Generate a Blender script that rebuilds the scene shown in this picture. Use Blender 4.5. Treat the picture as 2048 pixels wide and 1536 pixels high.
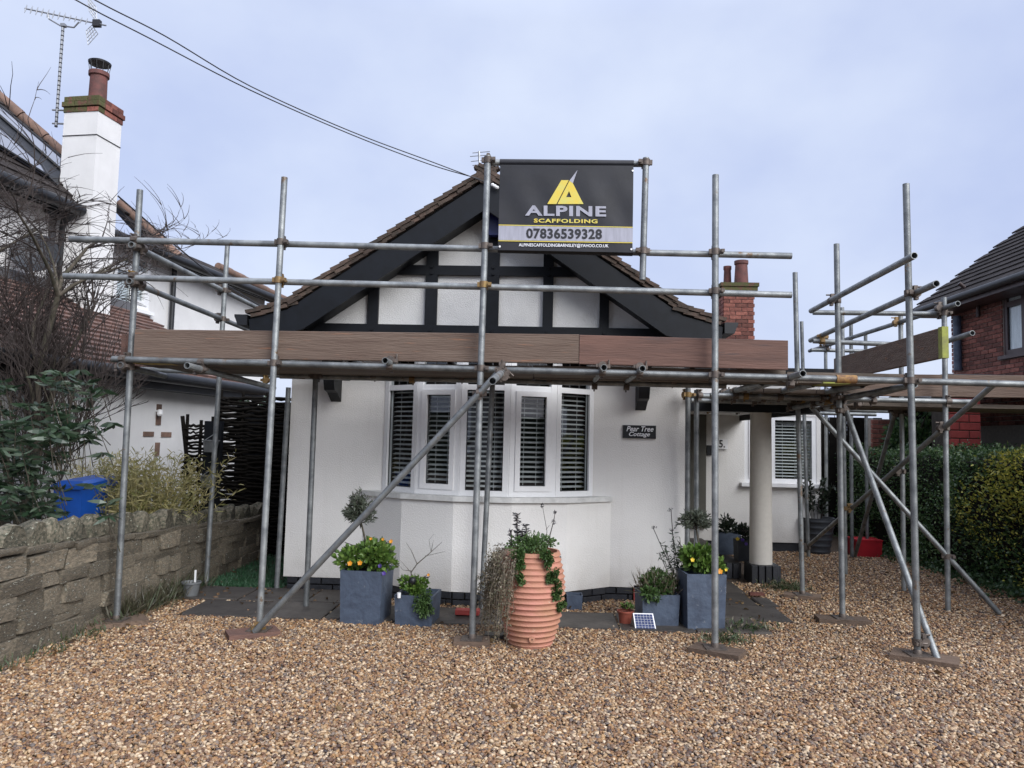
import bpy, math, random
import numpy as np
from mathutils import Vector, Matrix
random.seed(7); rng = np.random.default_rng(7)
for o in list(bpy.data.objects): bpy.data.objects.remove(o)
SC = bpy.context.scene; COL = SC.collection
R = math.radians
# ------------------------------------------------------------------ camera
CAM = Vector((0, 0, 1.5)); F = 1500.0; YAW, PITCH, ROLL = R(2.5), R(4.2), R(1.35)
_f0 = Vector((-math.sin(YAW), math.cos(YAW), 0)); _r0 = Vector((math.cos(YAW), math.sin(YAW), 0)); _u0 = Vector((0, 0, 1))
FW = math.cos(PITCH)*_f0 + math.sin(PITCH)*_u0; _u1 = math.cos(PITCH)*_u0 - math.sin(PITCH)*_f0
RT = math.cos(ROLL)*_r0 + math.sin(ROLL)*_u1; UP = math.cos(ROLL)*_u1 - math.sin(ROLL)*_r0
cd = bpy.data.cameras.new('camera'); cam = bpy.data.objects.new('camera', cd); COL.objects.link(cam)
m = Matrix.Identity(4)
for i in range(3): m[i][0], m[i][1], m[i][2], m[i][3] = RT[i], UP[i], -FW[i], CAM[i]
cam.matrix_world = m
cd.sensor_width = 36; cd.lens = 36*F/2048; cd.clip_end = 1000; cd.clip_start = 0.05
SC.camera = cam
# ------------------------------------------------------------------ sky, sun, exposure
SUN_EL, SUN_AZ = R(32), R(138)          # a brighter part of the overcast, over the right shoulder
w = bpy.data.worlds.new('World'); SC.world = w; w.use_nodes = True
nt = w.node_tree; nt.nodes.clear()
def N(t, tree=None, **kw):
    n = (tree or nt).nodes.new(t)
    for k, v in kw.items(): setattr(n, k, v)
    return n
out = N('ShaderNodeOutputWorld'); bg = N('ShaderNodeBackground'); sky = N('ShaderNodeTexSky')
sky.sky_type = 'NISHITA'; sky.sun_disc = False; sky.sun_elevation = SUN_EL; sky.sun_rotation = SUN_AZ
sky.dust_density = 4; sky.air_density = 1; bg.inputs[1].default_value = 0.1
tc = N('ShaderNodeTexCoord'); sep = N('ShaderNodeSeparateXYZ'); nt.links.new(tc.outputs['Generated'], sep.inputs[0])
mp = N('ShaderNodeMapping'); mp.inputs['Scale'].default_value = (1, 1, 1.5); nt.links.new(tc.outputs['Generated'], mp.inputs[0])
nz = N('ShaderNodeTexNoise'); nz.inputs['Scale'].default_value = 2.7; nz.inputs['Detail'].default_value = 5; nz.inputs['Roughness'].default_value = .5
nt.links.new(mp.outputs[0], nz.inputs[0])
cr = N('ShaderNodeValToRGB'); cr.color_ramp.elements[0].position = .32; cr.color_ramp.elements[1].position = .66
cr.color_ramp.elements[0].color = (.475, .55, .79, 1); cr.color_ramp.elements[1].color = (.65, .72, .89, 1)
nt.links.new(nz.outputs[0], cr.inputs[0])
gr = N('ShaderNodeMapRange'); gr.inputs['From Min'].default_value = 0.5; gr.inputs['From Max'].default_value = 1
gr.inputs['To Min'].default_value = 4.65; gr.inputs['To Max'].default_value = 10.0      # overcast: brighter towards the zenith
nt.links.new(sep.outputs[2], gr.inputs[0])
mz = N('ShaderNodeMix', data_type='RGBA'); zr = N('ShaderNodeMapRange'); zr.inputs['From Min'].default_value = .52; zr.inputs['From Max'].default_value = .85; nt.links.new(sep.outputs[2], zr.inputs[0])
nt.links.new(zr.outputs[0], mz.inputs[0]); nt.links.new(cr.outputs[0], mz.inputs[6]); mz.inputs[7].default_value = (.60, .63, .76, 1)      # thinner, whiter cloud overhead
vm = N('ShaderNodeVectorMath', operation='SCALE'); nt.links.new(mz.outputs[2], vm.inputs[0]); nt.links.new(gr.outputs[0], vm.inputs['Scale'])
mx = N('ShaderNodeMix', data_type='RGBA'); mx.inputs[0].default_value = .93
nt.links.new(sky.outputs[0], mx.inputs[6]); nt.links.new(vm.outputs[0], mx.inputs[7]); nt.links.new(mx.outputs[2], bg.inputs[0]); nt.links.new(bg.outputs[0], out.inputs[0])
sl = bpy.data.lights.new('sun', 'SUN'); sl.energy = 1.5; sl.angle = R(45); sl.color = (.97, .98, 1)
so = bpy.data.objects.new('sun', sl); COL.objects.link(so)
sd = Vector((math.sin(SUN_AZ)*math.cos(SUN_EL), math.cos(SUN_AZ)*math.cos(SUN_EL), math.sin(SUN_EL)))
so.rotation_euler = sd.to_track_quat('Z', 'Y').to_euler(); so.location = (0, -5, 20)
vs = SC.view_settings; SC.display_settings.display_device = 'sRGB'; vs.view_transform = 'Standard'; vs.look = 'None'; vs.exposure = 1.3; vs.gamma = 1; vs.use_curve_mapping = False
SC.cycles.max_bounces = 6; SC.cycles.transparent_max_bounces = 12
# ------------------------------------------------------------------ measuring: a pixel of the photograph to a point of the place
def ray(px, py): return FW + RT*((px-1024)/F) - UP*((py-768)/F)
def at(px, py, Y): d = ray(px, py); return CAM + d*(Y/d.y)
def atX(px, py, X): d = ray(px, py); return CAM + d*(X/d.x)
def gnd(px, py, z=0): d = ray(px, py); return CAM + d*((z-1.5)/d.z)
def hit(px, py, p0, n): d = ray(px, py); return CAM + d*((p0-CAM).dot(n)/d.dot(n))
V = Vector
# ------------------------------------------------------------------ materials
def mat(name, c, rough=.6, var=.25, scale=6, stretch=(1, 1, 1), bump=0, bscale=60, metal=0, spec=.5, c2=None, island=0, detail=6, coat=0, lo=.35, hi=.65, speck=None, splash=None, dist=0):
    """c mixed with c2 (or a darker c) by noise; island: how far whole pieces differ from each other"""
    M = bpy.data.materials.new(name); M.use_nodes = True; t = M.node_tree; L = t.links
    b = t.nodes['Principled BSDF']; b.inputs['Roughness'].default_value = rough; b.inputs['Metallic'].default_value = metal
    b.inputs['Specular IOR Level'].default_value = spec; b.inputs['Coat Weight'].default_value = coat
    tc = N('ShaderNodeTexCoord', t); mp = N('ShaderNodeMapping', t); mp.inputs['Scale'].default_value = stretch
    L.new(tc.outputs['Object'], mp.inputs[0])
    oi = N('ShaderNodeObjectInfo', t); 
    ad = N('ShaderNodeVectorMath', t, operation='MULTIPLY_ADD'); L.new(oi.outputs['Random'], ad.inputs[0]); ad.inputs[1].default_value = (17, 9, 23); L.new(mp.outputs[0], ad.inputs[2])
    n = N('ShaderNodeTexNoise', t); n.inputs['Scale'].default_value = scale; n.inputs['Detail'].default_value = detail; n.inputs['Roughness'].default_value = .62
    L.new(ad.outputs[0], n.inputs[0])
    rp = N('ShaderNodeMapRange', t); rp.inputs['From Min'].default_value = lo; rp.inputs['From Max'].default_value = hi
    L.new(n.outputs[0], rp.inputs[0])
    mix = N('ShaderNodeMix', t, data_type='RGBA'); L.new(rp.outputs[0], mix.inputs[0])
    if c2 is None: c2 = tuple(v*(1-var) for v in c)
    mix.inputs[6].default_value = (*c, 1); mix.inputs[7].default_value = (*c2, 1)
    last = mix.outputs[2]
    if island:
        g = N('ShaderNodeNewGeometry', t)
        s = N('ShaderNodeMath', t, operation='ADD'); L.new(oi.outputs['Random'], s.inputs[0]); L.new(g.outputs['Random Per Island'], s.inputs[1])
        fr = N('ShaderNodeMath', t, operation='FRACT'); L.new(s.outputs[0], fr.inputs[0])
        mr = N('ShaderNodeMapRange', t); mr.inputs['To Min'].default_value = 1-island; mr.inputs['To Max'].default_value = 1+island*.6; L.new(fr.outputs[0], mr.inputs[0])
        sc = N('ShaderNodeVectorMath', t, operation='SCALE'); L.new(last, sc.inputs[0]); L.new(mr.outputs[0], sc.inputs['Scale']); last = sc.outputs[0]
    if speck:            # lichen or rust spots: (colour, scale, threshold)
        ns = N('ShaderNodeTexNoise', t); ns.inputs['Scale'].default_value = speck[1]; ns.inputs['Detail'].default_value = 5; ns.inputs['Roughness'].default_value = .7; L.new(ad.outputs[0], ns.inputs[0])
        ms_ = N('ShaderNodeMapRange', t); ms_.inputs['From Min'].default_value = speck[2]; ms_.inputs['From Max'].default_value = speck[2]+.05; L.new(ns.outputs[0], ms_.inputs[0])
        mk = N('ShaderNodeMix', t, data_type='RGBA'); L.new(ms_.outputs[0], mk.inputs[0]); L.new(last, mk.inputs[6]); mk.inputs[7].default_value = (*speck[0], 1); last = mk.outputs[2]
    if splash:           # dirt thrown up at the foot of a wall and runs down it: (colour, height, strength)
        sx = N('ShaderNodeSeparateXYZ', t); L.new(tc.outputs['Object'], sx.inputs[0]); hz = N('ShaderNodeMapRange', t); hz.inputs['From Min'].default_value = splash[1]; hz.inputs['From Max'].default_value = .1; L.new(sx.outputs[2], hz.inputs[0])
        nd = N('ShaderNodeTexNoise', t); nd.inputs['Scale'].default_value = 7; nd.inputs['Detail'].default_value = 8; L.new(tc.outputs['Object'], nd.inputs[0])
        m1 = N('ShaderNodeMath', t, operation='MULTIPLY'); L.new(hz.outputs[0], m1.inputs[0]); L.new(nd.outputs[0], m1.inputs[1])
        mp2 = N('ShaderNodeMapping', t); mp2.inputs['Scale'].default_value = (9, 9, .55); L.new(tc.outputs['Object'], mp2.inputs[0]); nr = N('ShaderNodeTexNoise', t); nr.inputs['Scale'].default_value = 1.6; nr.inputs['Detail'].default_value = 6; L.new(mp2.outputs[0], nr.inputs[0])
        rr_ = N('ShaderNodeMapRange', t); rr_.inputs['From Min'].default_value = .56; rr_.inputs['From Max'].default_value = .8; rr_.inputs['To Max'].default_value = .13; L.new(nr.outputs[0], rr_.inputs[0])
        m2 = N('ShaderNodeMath', t, operation='ADD'); L.new(m1.outputs[0], m2.inputs[0]); L.new(rr_.outputs[0], m2.inputs[1]); m3 = N('ShaderNodeMath', t, operation='MULTIPLY'); L.new(m2.outputs[0], m3.inputs[0]); m3.inputs[1].default_value = splash[2]; m3.use_clamp = True
        mk = N('ShaderNodeMix', t, data_type='RGBA'); L.new(m3.outputs[0], mk.inputs[0]); L.new(last, mk.inputs[6]); mk.inputs[7].default_value = (*splash[0], 1); last = mk.outputs[2]
    n.inputs['Distortion'].default_value = dist
    L.new(last, b.inputs['Base Color'])
    rr = N('ShaderNodeMapRange', t); rr.inputs['To Min'].default_value = max(.02, rough-.12); rr.inputs['To Max'].default_value = min(1, rough+.12); L.new(n.outputs[0], rr.inputs[0]); L.new(rr.outputs[0], b.inputs['Roughness'])
    if bump:
        n2 = N('ShaderNodeTexNoise', t); n2.inputs['Scale'].default_value = bscale; n2.inputs['Detail'].default_value = 4; L.new(ad.outputs[0], n2.inputs[0])
        bp = N('ShaderNodeBump', t); bp.inputs['Strength'].default_value = bump; bp.inputs['Distance'].default_value = .01; L.new(n2.outputs[0], bp.inputs['Height']); L.new(bp.outputs[0], b.inputs['Normal'])
    return M
def leafmat(name, cols, rough=.5, sss=.0):
    """cols: ramp of leaf colours picked leaf by leaf"""
    M = bpy.data.materials.new(name); M.use_nodes = True; t = M.node_tree; L = t.links; b = t.nodes['Principled BSDF']
    g = N('ShaderNodeNewGeometry', t); r_ = N('ShaderNodeValToRGB', t); r_.color_ramp.interpolation = 'LINEAR'
    el = r_.color_ramp.elements
    while len(el) < len(cols): el.new(.5)
    for i, c in enumerate(cols): el[i].position = i/(len(cols)-1); el[i].color = (*c, 1)
    L.new(g.outputs['Random Per Island'], r_.inputs[0]); L.new(r_.outputs[0], b.inputs['Base Color']); b.inputs['Roughness'].default_value = rough
    tr = N('ShaderNodeBsdfTranslucent', t); L.new(r_.outputs[0], tr.inputs[0]); ms = N('ShaderNodeMixShader', t); ms.inputs[0].default_value = .2
    L.new(b.outputs[0], ms.inputs[1]); L.new(tr.outputs[0], ms.inputs[2]); L.new(ms.outputs[0], t.nodes['Material Output'].inputs[0])
    return M
def glassmat(name, tint=(.93, .95, .95)):
    M = bpy.data.materials.new(name); M.use_nodes = True; t = M.node_tree; t.nodes.clear(); L = t.links
    o = N('ShaderNodeOutputMaterial', t); ms = N('ShaderNodeMixShader', t); lw = N('ShaderNodeLayerWeight', t); lw.inputs[0].default_value = .5; pw = N('ShaderNodeMath', t, operation='POWER'); L.new(lw.outputs['Facing'], pw.inputs[0]); pw.inputs[1].default_value = 4.5; fr = N('ShaderNodeMapRange', t); fr.inputs['To Min'].default_value = .045; fr.inputs['To Max'].default_value = .95; L.new(pw.outputs[0], fr.inputs[0])
    tr = N('ShaderNodeBsdfTransparent', t); tr.inputs[0].default_value = (*tint, 1); gl = N('ShaderNodeBsdfGlossy', t); gl.inputs['Roughness'].default_value = .01
    n = N('ShaderNodeTexNoise', t); n.inputs['Scale'].default_value = 3; bp = N('ShaderNodeBump', t); bp.inputs['Strength'].default_value = .02; L.new(n.outputs[0], bp.inputs['Height']); L.new(bp.outputs[0], gl.inputs['Normal'])
    L.new(fr.outputs[0], ms.inputs[0]); L.new(tr.outputs[0], ms.inputs[1]); L.new(gl.outputs[0], ms.inputs[2]); L.new(ms.outputs[0], o.inputs[0])
    return M
MT = dict(
 render=mat('white_render', (.79, .772, .735), .85, .06, 1.4, bump=.5, bscale=95, splash=((.30, .25, .19), .55, .55)),
 roughcast=mat('roughcast', (.76, .75, .72), .9, .1, 5, bump=.8, bscale=110),
 houserender=mat('pebble_render', (.76, .752, .735), .9, .08, 3, bump=.5, bscale=150, splash=((.32, .29, .25), .4, .5)),
 black=mat('black_timber', (.0075, .009, .012), .5, .4, 9, (1, 1, 1), spec=.3),
 blackplastic=mat('black_plastic', (.011, .012, .014), .45, .3, 8),
 upvc=mat('white_frame', (.86, .86, .855), .28, .06, 4),
 sill=mat('grubby_sill', (.72, .72, .69), .45, .25, 9),
 slat=mat('blind_slat', (.85, .85, .84), .5, .08, 4),
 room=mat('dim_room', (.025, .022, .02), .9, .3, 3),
 lead=mat('lead_strip', (.12, .12, .125), .5, .2, 20),
 tube=mat('galvanised_tube', (.31, .325, .32), .5, .5, 9, (1, 1, 1), metal=.55, bump=.25, bscale=160, c2=(.15, .16, .165), island=.25, speck=((.17, .12, .08), 5, .64)),
 coupler=mat('coupler_steel', (.16, .13, .11), .6, .4, 25, metal=.5, c2=(.09, .075, .065)),
 couplery=mat('yellowed_coupler', (.27, .175, .055), .55, .5, 30, metal=.3, c2=(.2, .12, .06)),
 rust=mat('rusty_sleeve', (.35, .19, .05), .7, .6, 30, c2=(.12, .06, .04)),
 board=mat('grey_brown_board', (.165, .117, .088), .85, .5, 1.5, (1, 4, 15), bump=.8, bscale=9, c2=(.12, .08, .06), island=.08, detail=13, dist=.15, speck=((.22, .115, .07), 2.2, .6)),
 redboard=mat('reddish_board', (.17, .088, .064), .78, .5, 1.3, (1, 4, 11), bump=.4, bscale=9, c2=(.105, .058, .045), detail=13, dist=.15, speck=((.10, .06, .05), 2.5, .6), island=.1),
 deck=mat('weathered_deck_board', (.17, .135, .105), .85, .5, 3, (1.5, 14, 14), bump=.4, bscale=10, island=.25),
 ypaint=mat('yellow_paint', (.40, .29, .05), .6, .4, 12, c2=(.35, .25, .06)),
 lime=mat('lime_paint', (.32, .35, .05), .7, .4, 12, c2=(.2, .2, .07), speck=((.09, .07, .05), 20, .6)),
 sole=mat('sole_board', (.17, .115, .08), .85, .45, 5, (2, 10, 10), bump=.4, bscale=12, island=.3),
 tile=mat('brown_tile', (.105, .066, .048), .85, .45, 12, bump=.5, bscale=60, c2=(.05, .04, .03), island=.4),
 redtile=mat('red_brown_tile', (.20, .11, .085), .8, .4, 10, bump=.3, bscale=60, c2=(.10, .07, .06), island=.35),
 greytile=mat('grey_brown_tile', (.05, .042, .039), .85, .4, 10, spec=.2, bump=.3, bscale=60, island=.3),
 hip=mat('terracotta_hip', (.21, .125, .09), .8, .4, 10, island=.25, c2=(.13, .085, .065)),
 brick=mat('red_brick', (.27, .10, .07), .85, .4, 20, bump=.4, bscale=90, c2=(.15, .05, .038), island=.5),
 bluebrick=mat('blue_black_brick', (.028, .03, .036), .5, .4, 15, bump=.3, bscale=80, island=.35),
 mossbrick=mat('mossy_brick', (.14, .06, .042), .9, .5, 11, bump=.8, bscale=50, c2=(.085, .085, .03), island=.2, lo=.36, hi=.52),
 pot=mat('chimney_clay', (.17, .06, .05), .8, .4, 9, c2=(.09, .045, .04)),
 mortar=mat('mortar', (.36, .32, .28), .95, .25, 20),
 redpaint=mat('red_painted_brick', (.30, .04, .032), .7, .25, 12, bump=.3, bscale=60, island=.15),
 stone=mat('wall_stone', (.235, .195, .14), .92, .6, 8, bump=.9, bscale=20, c2=(.07, .062, .046), island=.4, lo=.36, hi=.64, detail=7, speck=((.42, .41, .34), 8, .60)),
 cope=mat('lichen_stone', (.185, .16, .115), .95, .6, 7, bump=.8, bscale=20, c2=(.05, .052, .034), island=.35, lo=.38, hi=.62, detail=6, speck=((.36, .36, .28), 8, .60)),
 earth=mat('wall_core', (.05, .04, .03), .95, .4, 12, bump=.6, bscale=30),
 slab=mat('paving_slab', (.075, .065, .056), .55, .45, 5, bump=.35, bscale=35, island=.25),
 soil=mat('gravel_bed', (.10, .07, .045), .95, .5, 60, bump=.8, bscale=70, c2=(.04, .028, .02)),
 slate=mat('slate_planter', (.075, .10, .143), .55, .35, 6, bump=.4, bscale=30, c2=(.045, .06, .09), speck=((.15, .165, .19), 10, .64), dist=1.5),
 terra=mat('terracotta_urn', (.50, .22, .16), .8, .3, 5, (1, 1, 2), bump=.4, bscale=50, c2=(.40, .205, .12), speck=((.50, .36, .27), 12, .66)),
 potred=mat('plastic_terracotta', (.30, .075, .045), .6, .2, 8),
 darkpot=mat('charcoal_pot', (.045, .05, .058), .5, .3, 8),
 grey=mat('grey_metal_bucket', (.19, .20, .205), .5, .3, 10, metal=.2),
 bin=mat('blue_bin', (.012, .10, .48), .4, .2, 4),
 redcrate=mat('red_box', (.42, .012, .022), .45, .2, 6),
 bark=mat('bark', (.105, .085, .065), .9, .5, 18, bump=.7, bscale=40, c2=(.05, .048, .03)),
 twig=mat('twig', (.05, .037, .032), .85, .4, 10),
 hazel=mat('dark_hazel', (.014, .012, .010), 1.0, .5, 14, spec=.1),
 cable=mat('cable', (.02, .02, .024), .6, .1, 5),
 alu=mat('aerial_alloy', (.35, .36, .37), .45, .3, 20, metal=.6),
 solar=mat('solar_glass', (.05, .055, .08), .12, .2, 4, spec=1.0, coat=1),
 cell=mat('solar_cell', (.03, .05, .15), .5, .3, 6, spec=.25),
 vinyl=mat('banner_vinyl', (.013, .013, .017), .5, .35, 5, bump=.25, bscale=5),
 silver=mat('silver_print', (.40, .40, .46), .5, .25, 4, (6, 1, 1)),
 gold=mat('gold_print', (.72, .53, .06), .5, .25, 14, c2=(.62, .55, .12)),
 white=mat('white_print', (.8, .8, .82), .5, .05, 4),
 sand=mat('painted_column', (.56, .53, .475), .85, .06, 20, bump=.4, bscale=160),
 door=mat('olive_grey_door', (.115, .11, .09), .5, .2, 4),
 maroon=mat('dark_brown_frame', (.055, .03, .027), .45, .3, 6),
 blue=mat('blue_alarm', (.02, .03, .15), .35, .2, 6),
 pane_fill=mat('pale_pane_fill', (.8, .83, .86), .8, .2, 5, (8, 8, 1)),  # pale, faintly streaked filling for panes
)
GLASS = glassmat('window_glass')
# ------------------------------------------------------------------ building helpers
ORG = {}
def tag(o, label=None, cat=None, group=None, kind=None):
    if label: o['label'] = label
    if cat: o['category'] = cat
    if group: o['group'] = group
    if kind: o['kind'] = kind
    return o
def thing(name, label, cat, loc, group=None):
    o = bpy.data.objects.new(name, None); COL.objects.link(o); o.location = loc; o.empty_display_size = .1
    ORG[o.name] = V(loc); return tag(o, label, cat, group)
def org(o): return ORG.get(o.name, V((0, 0, 0))) if o else V((0, 0, 0))
def link(name, me, parent=None, loc=None, rot=None, scale=None):
    """another object on a (shared) mesh, at a place given in the world"""
    o = bpy.data.objects.new(name, me); COL.objects.link(o)
    o.location = V(loc if loc is not None else (0, 0, 0)) - (org(parent) if loc is not None else V((0, 0, 0)))
    if rot is not None: o.rotation_euler = rot
    if scale is not None: o.scale = scale
    if parent: o.parent = parent; ORG[o.name] = org(parent)
    return o
def smooth(me, ang=40):
    n = len(me.polygons); me.polygons.foreach_set('use_smooth', np.ones(n, bool))
    try: me.set_sharp_from_angle(angle=R(ang))
    except Exception: pass
class MB:
    def __init__(s): s.v = []; s.f = []
    def add(s, vs, fs):
        b = len(s.v); s.v += [tuple(p) for p in vs]; s.f += [tuple(i+b for i in f) for f in fs]; return s
    BF = [(0, 1, 3, 2), (4, 6, 7, 5), (0, 4, 5, 1), (2, 3, 7, 6), (0, 2, 6, 4), (1, 5, 7, 3)]
    def box(s, x0, x1, y0, y1, z0, z1): return s.add([(x, y, z) for x in (x0, x1) for y in (y0, y1) for z in (z0, z1)], s.BF)
    def obox(s, c, a, b, n):
        """box about c with half axes a, b, n"""
        return s.add([V(c)+V(a)*i+V(b)*j+V(n)*k for i in (-1, 1) for j in (-1, 1) for k in (-1, 1)], s.BF)
    def fbox(s, O, U, Nn, u0, u1, v0, v1, n0, n1, W=V((0, 0, 1))):
        return s.add([O+U*i+W*j+Nn*k for i in (u0, u1) for j in (v0, v1) for k in (n0, n1)], s.BF)
    def prism(s, poly, ext):
        n = len(poly); e = V(ext); P = [V(p) for p in poly]
        return s.add(P+[p+e for p in P], [tuple(range(n)), tuple(range(2*n-1, n-1, -1))]+[(i, (i+1) % n, n+(i+1) % n, n+i) for i in range(n)])
    def tube(s, pts, r, n=10, cap=True, hollow=0):
        P = [V(p) for p in pts]; k = len(P); rs = r if isinstance(r, (list, tuple)) else [r]*k
        d0 = (P[1]-P[0]).normalized(); a = d0.cross(V((0, 0, 1)) if abs(d0.z) < .9 else V((1, 0, 0))).normalized(); vs = []; fs = []
        for i in range(k):
            d = (P[min(i+1, k-1)]-P[max(i-1, 0)]).normalized(); a = (a-d*a.dot(d)).normalized(); b = d.cross(a)
            vs += [P[i]+(a*math.cos(2*math.pi*j/n)+b*math.sin(2*math.pi*j/n))*rs[i] for j in range(n)]
        for i in range(k-1): fs += [(i*n+j, i*n+(j+1) % n, (i+1)*n+(j+1) % n, (i+1)*n+j) for j in range(n)]
        if hollow:
            for e, (i, q) in enumerate(((0, 1), (k-1, -2))):
                d = ((P[1]-P[0]) if e == 0 else (P[-2]-P[-1])).normalized(); b0 = len(vs)
                ring = [vs[i*n+j] for j in range(n)]
                vs += [P[i]+(p-P[i])*hollow for p in ring]+[P[i]+(p-P[i])*hollow+d*.12 for p in ring]
                fs += [(i*n+j, i*n+(j+1) % n, b0+(j+1) % n, b0+j) for j in range(n)]+[(b0+j, b0+(j+1) % n, b0+n+(j+1) % n, b0+n+j) for j in range(n)]
                fs.append(tuple(b0+n+j for j in range(n)))
        elif cap: fs += [tuple(range(n-1, -1, -1)), tuple((k-1)*n+j for j in range(n))]
        return s.add(vs, fs)
    def lathe(s, c, prof, n=32, cap=True):
        c = V(c); vs = [c+V((r*math.cos(2*math.pi*j/n), r*math.sin(2*math.pi*j/n), z)) for r, z in prof for j in range(n)]; k = len(prof)
        fs = [(i*n+j, i*n+(j+1) % n, (i+1)*n+(j+1) % n, (i+1)*n+j) for i in range(k-1) for j in range(n)]
        if cap: fs += [tuple(range(n-1, -1, -1)), tuple((k-1)*n+j for j in range(n))]
        return s.add(vs, fs)
    def mesh(s, name, mt, off=V((0, 0, 0)), sm=None):
        me = bpy.data.meshes.new(name); me.from_pydata([tuple(V(p)-off) for p in s.v], [], s.f)
        if mt: me.materials.append(mt)
        if sm: smooth(me, sm)
        return me
    def build(s, name, mt, parent=None, sm=None):
        """ONE mesh object; its vertices are places in the world"""
        if parent is None:
            P = np.array([tuple(p) for p in s.v]); c = V(((P[:, 0].min()+P[:, 0].max())/2, (P[:, 1].min()+P[:, 1].max())/2, P[:, 2].min()))
            o = link(name, s.mesh(name, mt, c, sm)); o.location = c; ORG[o.name] = c; return o
        return link(name, s.mesh(name, mt, org(parent), sm), parent)
def npmesh(name, verts, quads, mt, off, tris=None):
    me = bpy.data.meshes.new(name); verts = np.asarray(verts, np.float32)-np.array(tuple(off), np.float32)
    fl = quads.tolist() if quads is not None else []
    if tris is not None: fl += tris.tolist()
    me.from_pydata(verts.tolist(), [], fl); me.materials.append(mt); return me
def leaves(name, mt, parent, P, D, L, Wd, curl=.3, seed=0, kind=None):
    """a leaf at each of P pointing along D: five small faces with a bend"""
    rg = np.random.default_rng(seed); P = np.asarray(P, float); D = np.asarray(D, float); n = len(P)
    D /= np.linalg.norm(D, axis=1, keepdims=True)+1e-9
    q = rg.normal(size=(n, 3)); S = np.cross(D, q); S /= np.linalg.norm(S, axis=1, keepdims=True)+1e-9; Nn = np.cross(S, D)
    L = np.broadcast_to(L, n)*rg.uniform(.7, 1.25, n); Wd = np.broadcast_to(Wd, n)*rg.uniform(.75, 1.2, n); L = L[:, None]; Wd = Wd[:, None]; c = curl*rg.uniform(.2, 1.4, (n, 1))
    vs = np.stack([P, P+D*L*.35+S*Wd*.5+Nn*c*L*.12, P+D*L*.35-S*Wd*.5+Nn*c*L*.12, P+D*L*.7+S*Wd*.4-Nn*c*L*.05, P+D*L*.7-S*Wd*.4-Nn*c*L*.05, P+D*L-Nn*c*L*.4], 1).reshape(-1, 3)
    b = np.arange(n)[:, None]*6
    me = npmesh(name, vs, b+np.array([[1, 2, 4, 3]]), mt, org(parent), np.concatenate([b+np.array([[0, 2, 1]]), b+np.array([[3, 4, 5]])]))
    if parent is None:
        c0 = V(P.mean(0)); c0.z = float(vs[:, 2].min()); me.transform(Matrix.Translation(-c0)); o = link(name, me); o.location = c0; ORG[o.name] = c0
    else: o = link(name, me, parent)
    if kind: o['kind'] = kind
    return o
def unit(n, rg): v = rg.normal(size=(n, 3)); return v/np.linalg.norm(v, axis=1, keepdims=True)
def text_poly(s, shear=0, offset=0, space=1):
    cu = bpy.data.curves.new('lettering', 'FONT'); cu.body = s; cu.shear = shear; cu.offset = offset; cu.space_character = space; cu.resolution_u = 3; cu.fill_mode = 'FRONT'
    o = bpy.data.objects.new('lettering', cu); COL.objects.link(o); dg = bpy.context.evaluated_depsgraph_get()
    me = bpy.data.meshes.new_from_object(o.evaluated_get(dg)); vs = np.array([v.co[:2] for v in me.vertices]); fs = [tuple(p.vertices) for p in me.polygons]
    bpy.data.objects.remove(o); bpy.data.curves.remove(cu); bpy.data.meshes.remove(me)
    vs -= vs.min(0); vs /= vs.max(0); return vs, fs
def lettering(parent, s, quad, mt, **k):
    """flat print filling quad = TL, TR, BR, BL"""
    vs, fs = text_poly(s, **k); TL, TR, BR, BL = quad
    b = MB(); b.add([(BL*(1-x)+BR*x)*(1-y)+(TL*(1-x)+TR*x)*y for x, y in vs], fs); return b.build('lettering', mt, parent)
# pieces that repeat on shared meshes
def brickmesh(name, sx, sy, sz, mt, ch=.004):
    x, y, z = sx/2, sy/2, sz/2; b = MB()
    a = [(-x, -z), (x, -z), (x, z), (-x, z)]; c = [(-x+ch, -z+ch), (x-ch, -z+ch), (x-ch, z-ch), (-x+ch, z-ch)]
    vs = [(p, -y, q) for p, q in c]+[(p, -y+ch, q) for p, q in a]+[(p, y, q) for p, q in a]
    b.add(vs, [(0, 1, 2, 3)]+[(i, 4+i, 4+(i+1) % 4, (i+1) % 4) for i in range(4)]+[(4+i, 8+i, 8+(i+1) % 4, 4+(i+1) % 4) for i in range(4)]+[(11, 10, 9, 8)])
    return b.mesh(name, mt)
def tile_field(mb, O, U, W, nu, nv, tw, ex, th=.014, keep=None, jit=.004, lap=.02):
    """courses of plain tiles from the eave O along U and up the slope W"""
    Nn = U.cross(W).normalized()
    if Nn.z < 0: Nn = -Nn
    for j in range(nv):
        off = tw*.5*(j % 2)
        for i in range(nu):
            u = i*tw+off; w_ = j*ex
            if keep and not keep(u+tw/2, w_+ex/2): continue
            a = random.uniform(0, jit); g = .003; h = th+a
            A = O+U*(u+g)+W*w_; B = O+U*(u+tw-g)+W*w_; C = B+W*(ex+lap); D = A+W*(ex+lap)
            mb.add([A, B, A+Nn*h, B+Nn*h, C+Nn*.002, D+Nn*.002], [(0, 1, 3, 2), (2, 3, 4, 5), (1, 4, 3), (0, 2, 5)])
def inpoly(x, y, P):
    c = False; j = len(P)-1
    for i in range(len(P)):
        if (P[i][1] > y) != (P[j][1] > y) and x < (P[j][0]-P[i][0])*(y-P[i][1])/(P[j][1]-P[i][1])+P[i][0]: c = not c
        j = i
    return c
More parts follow.
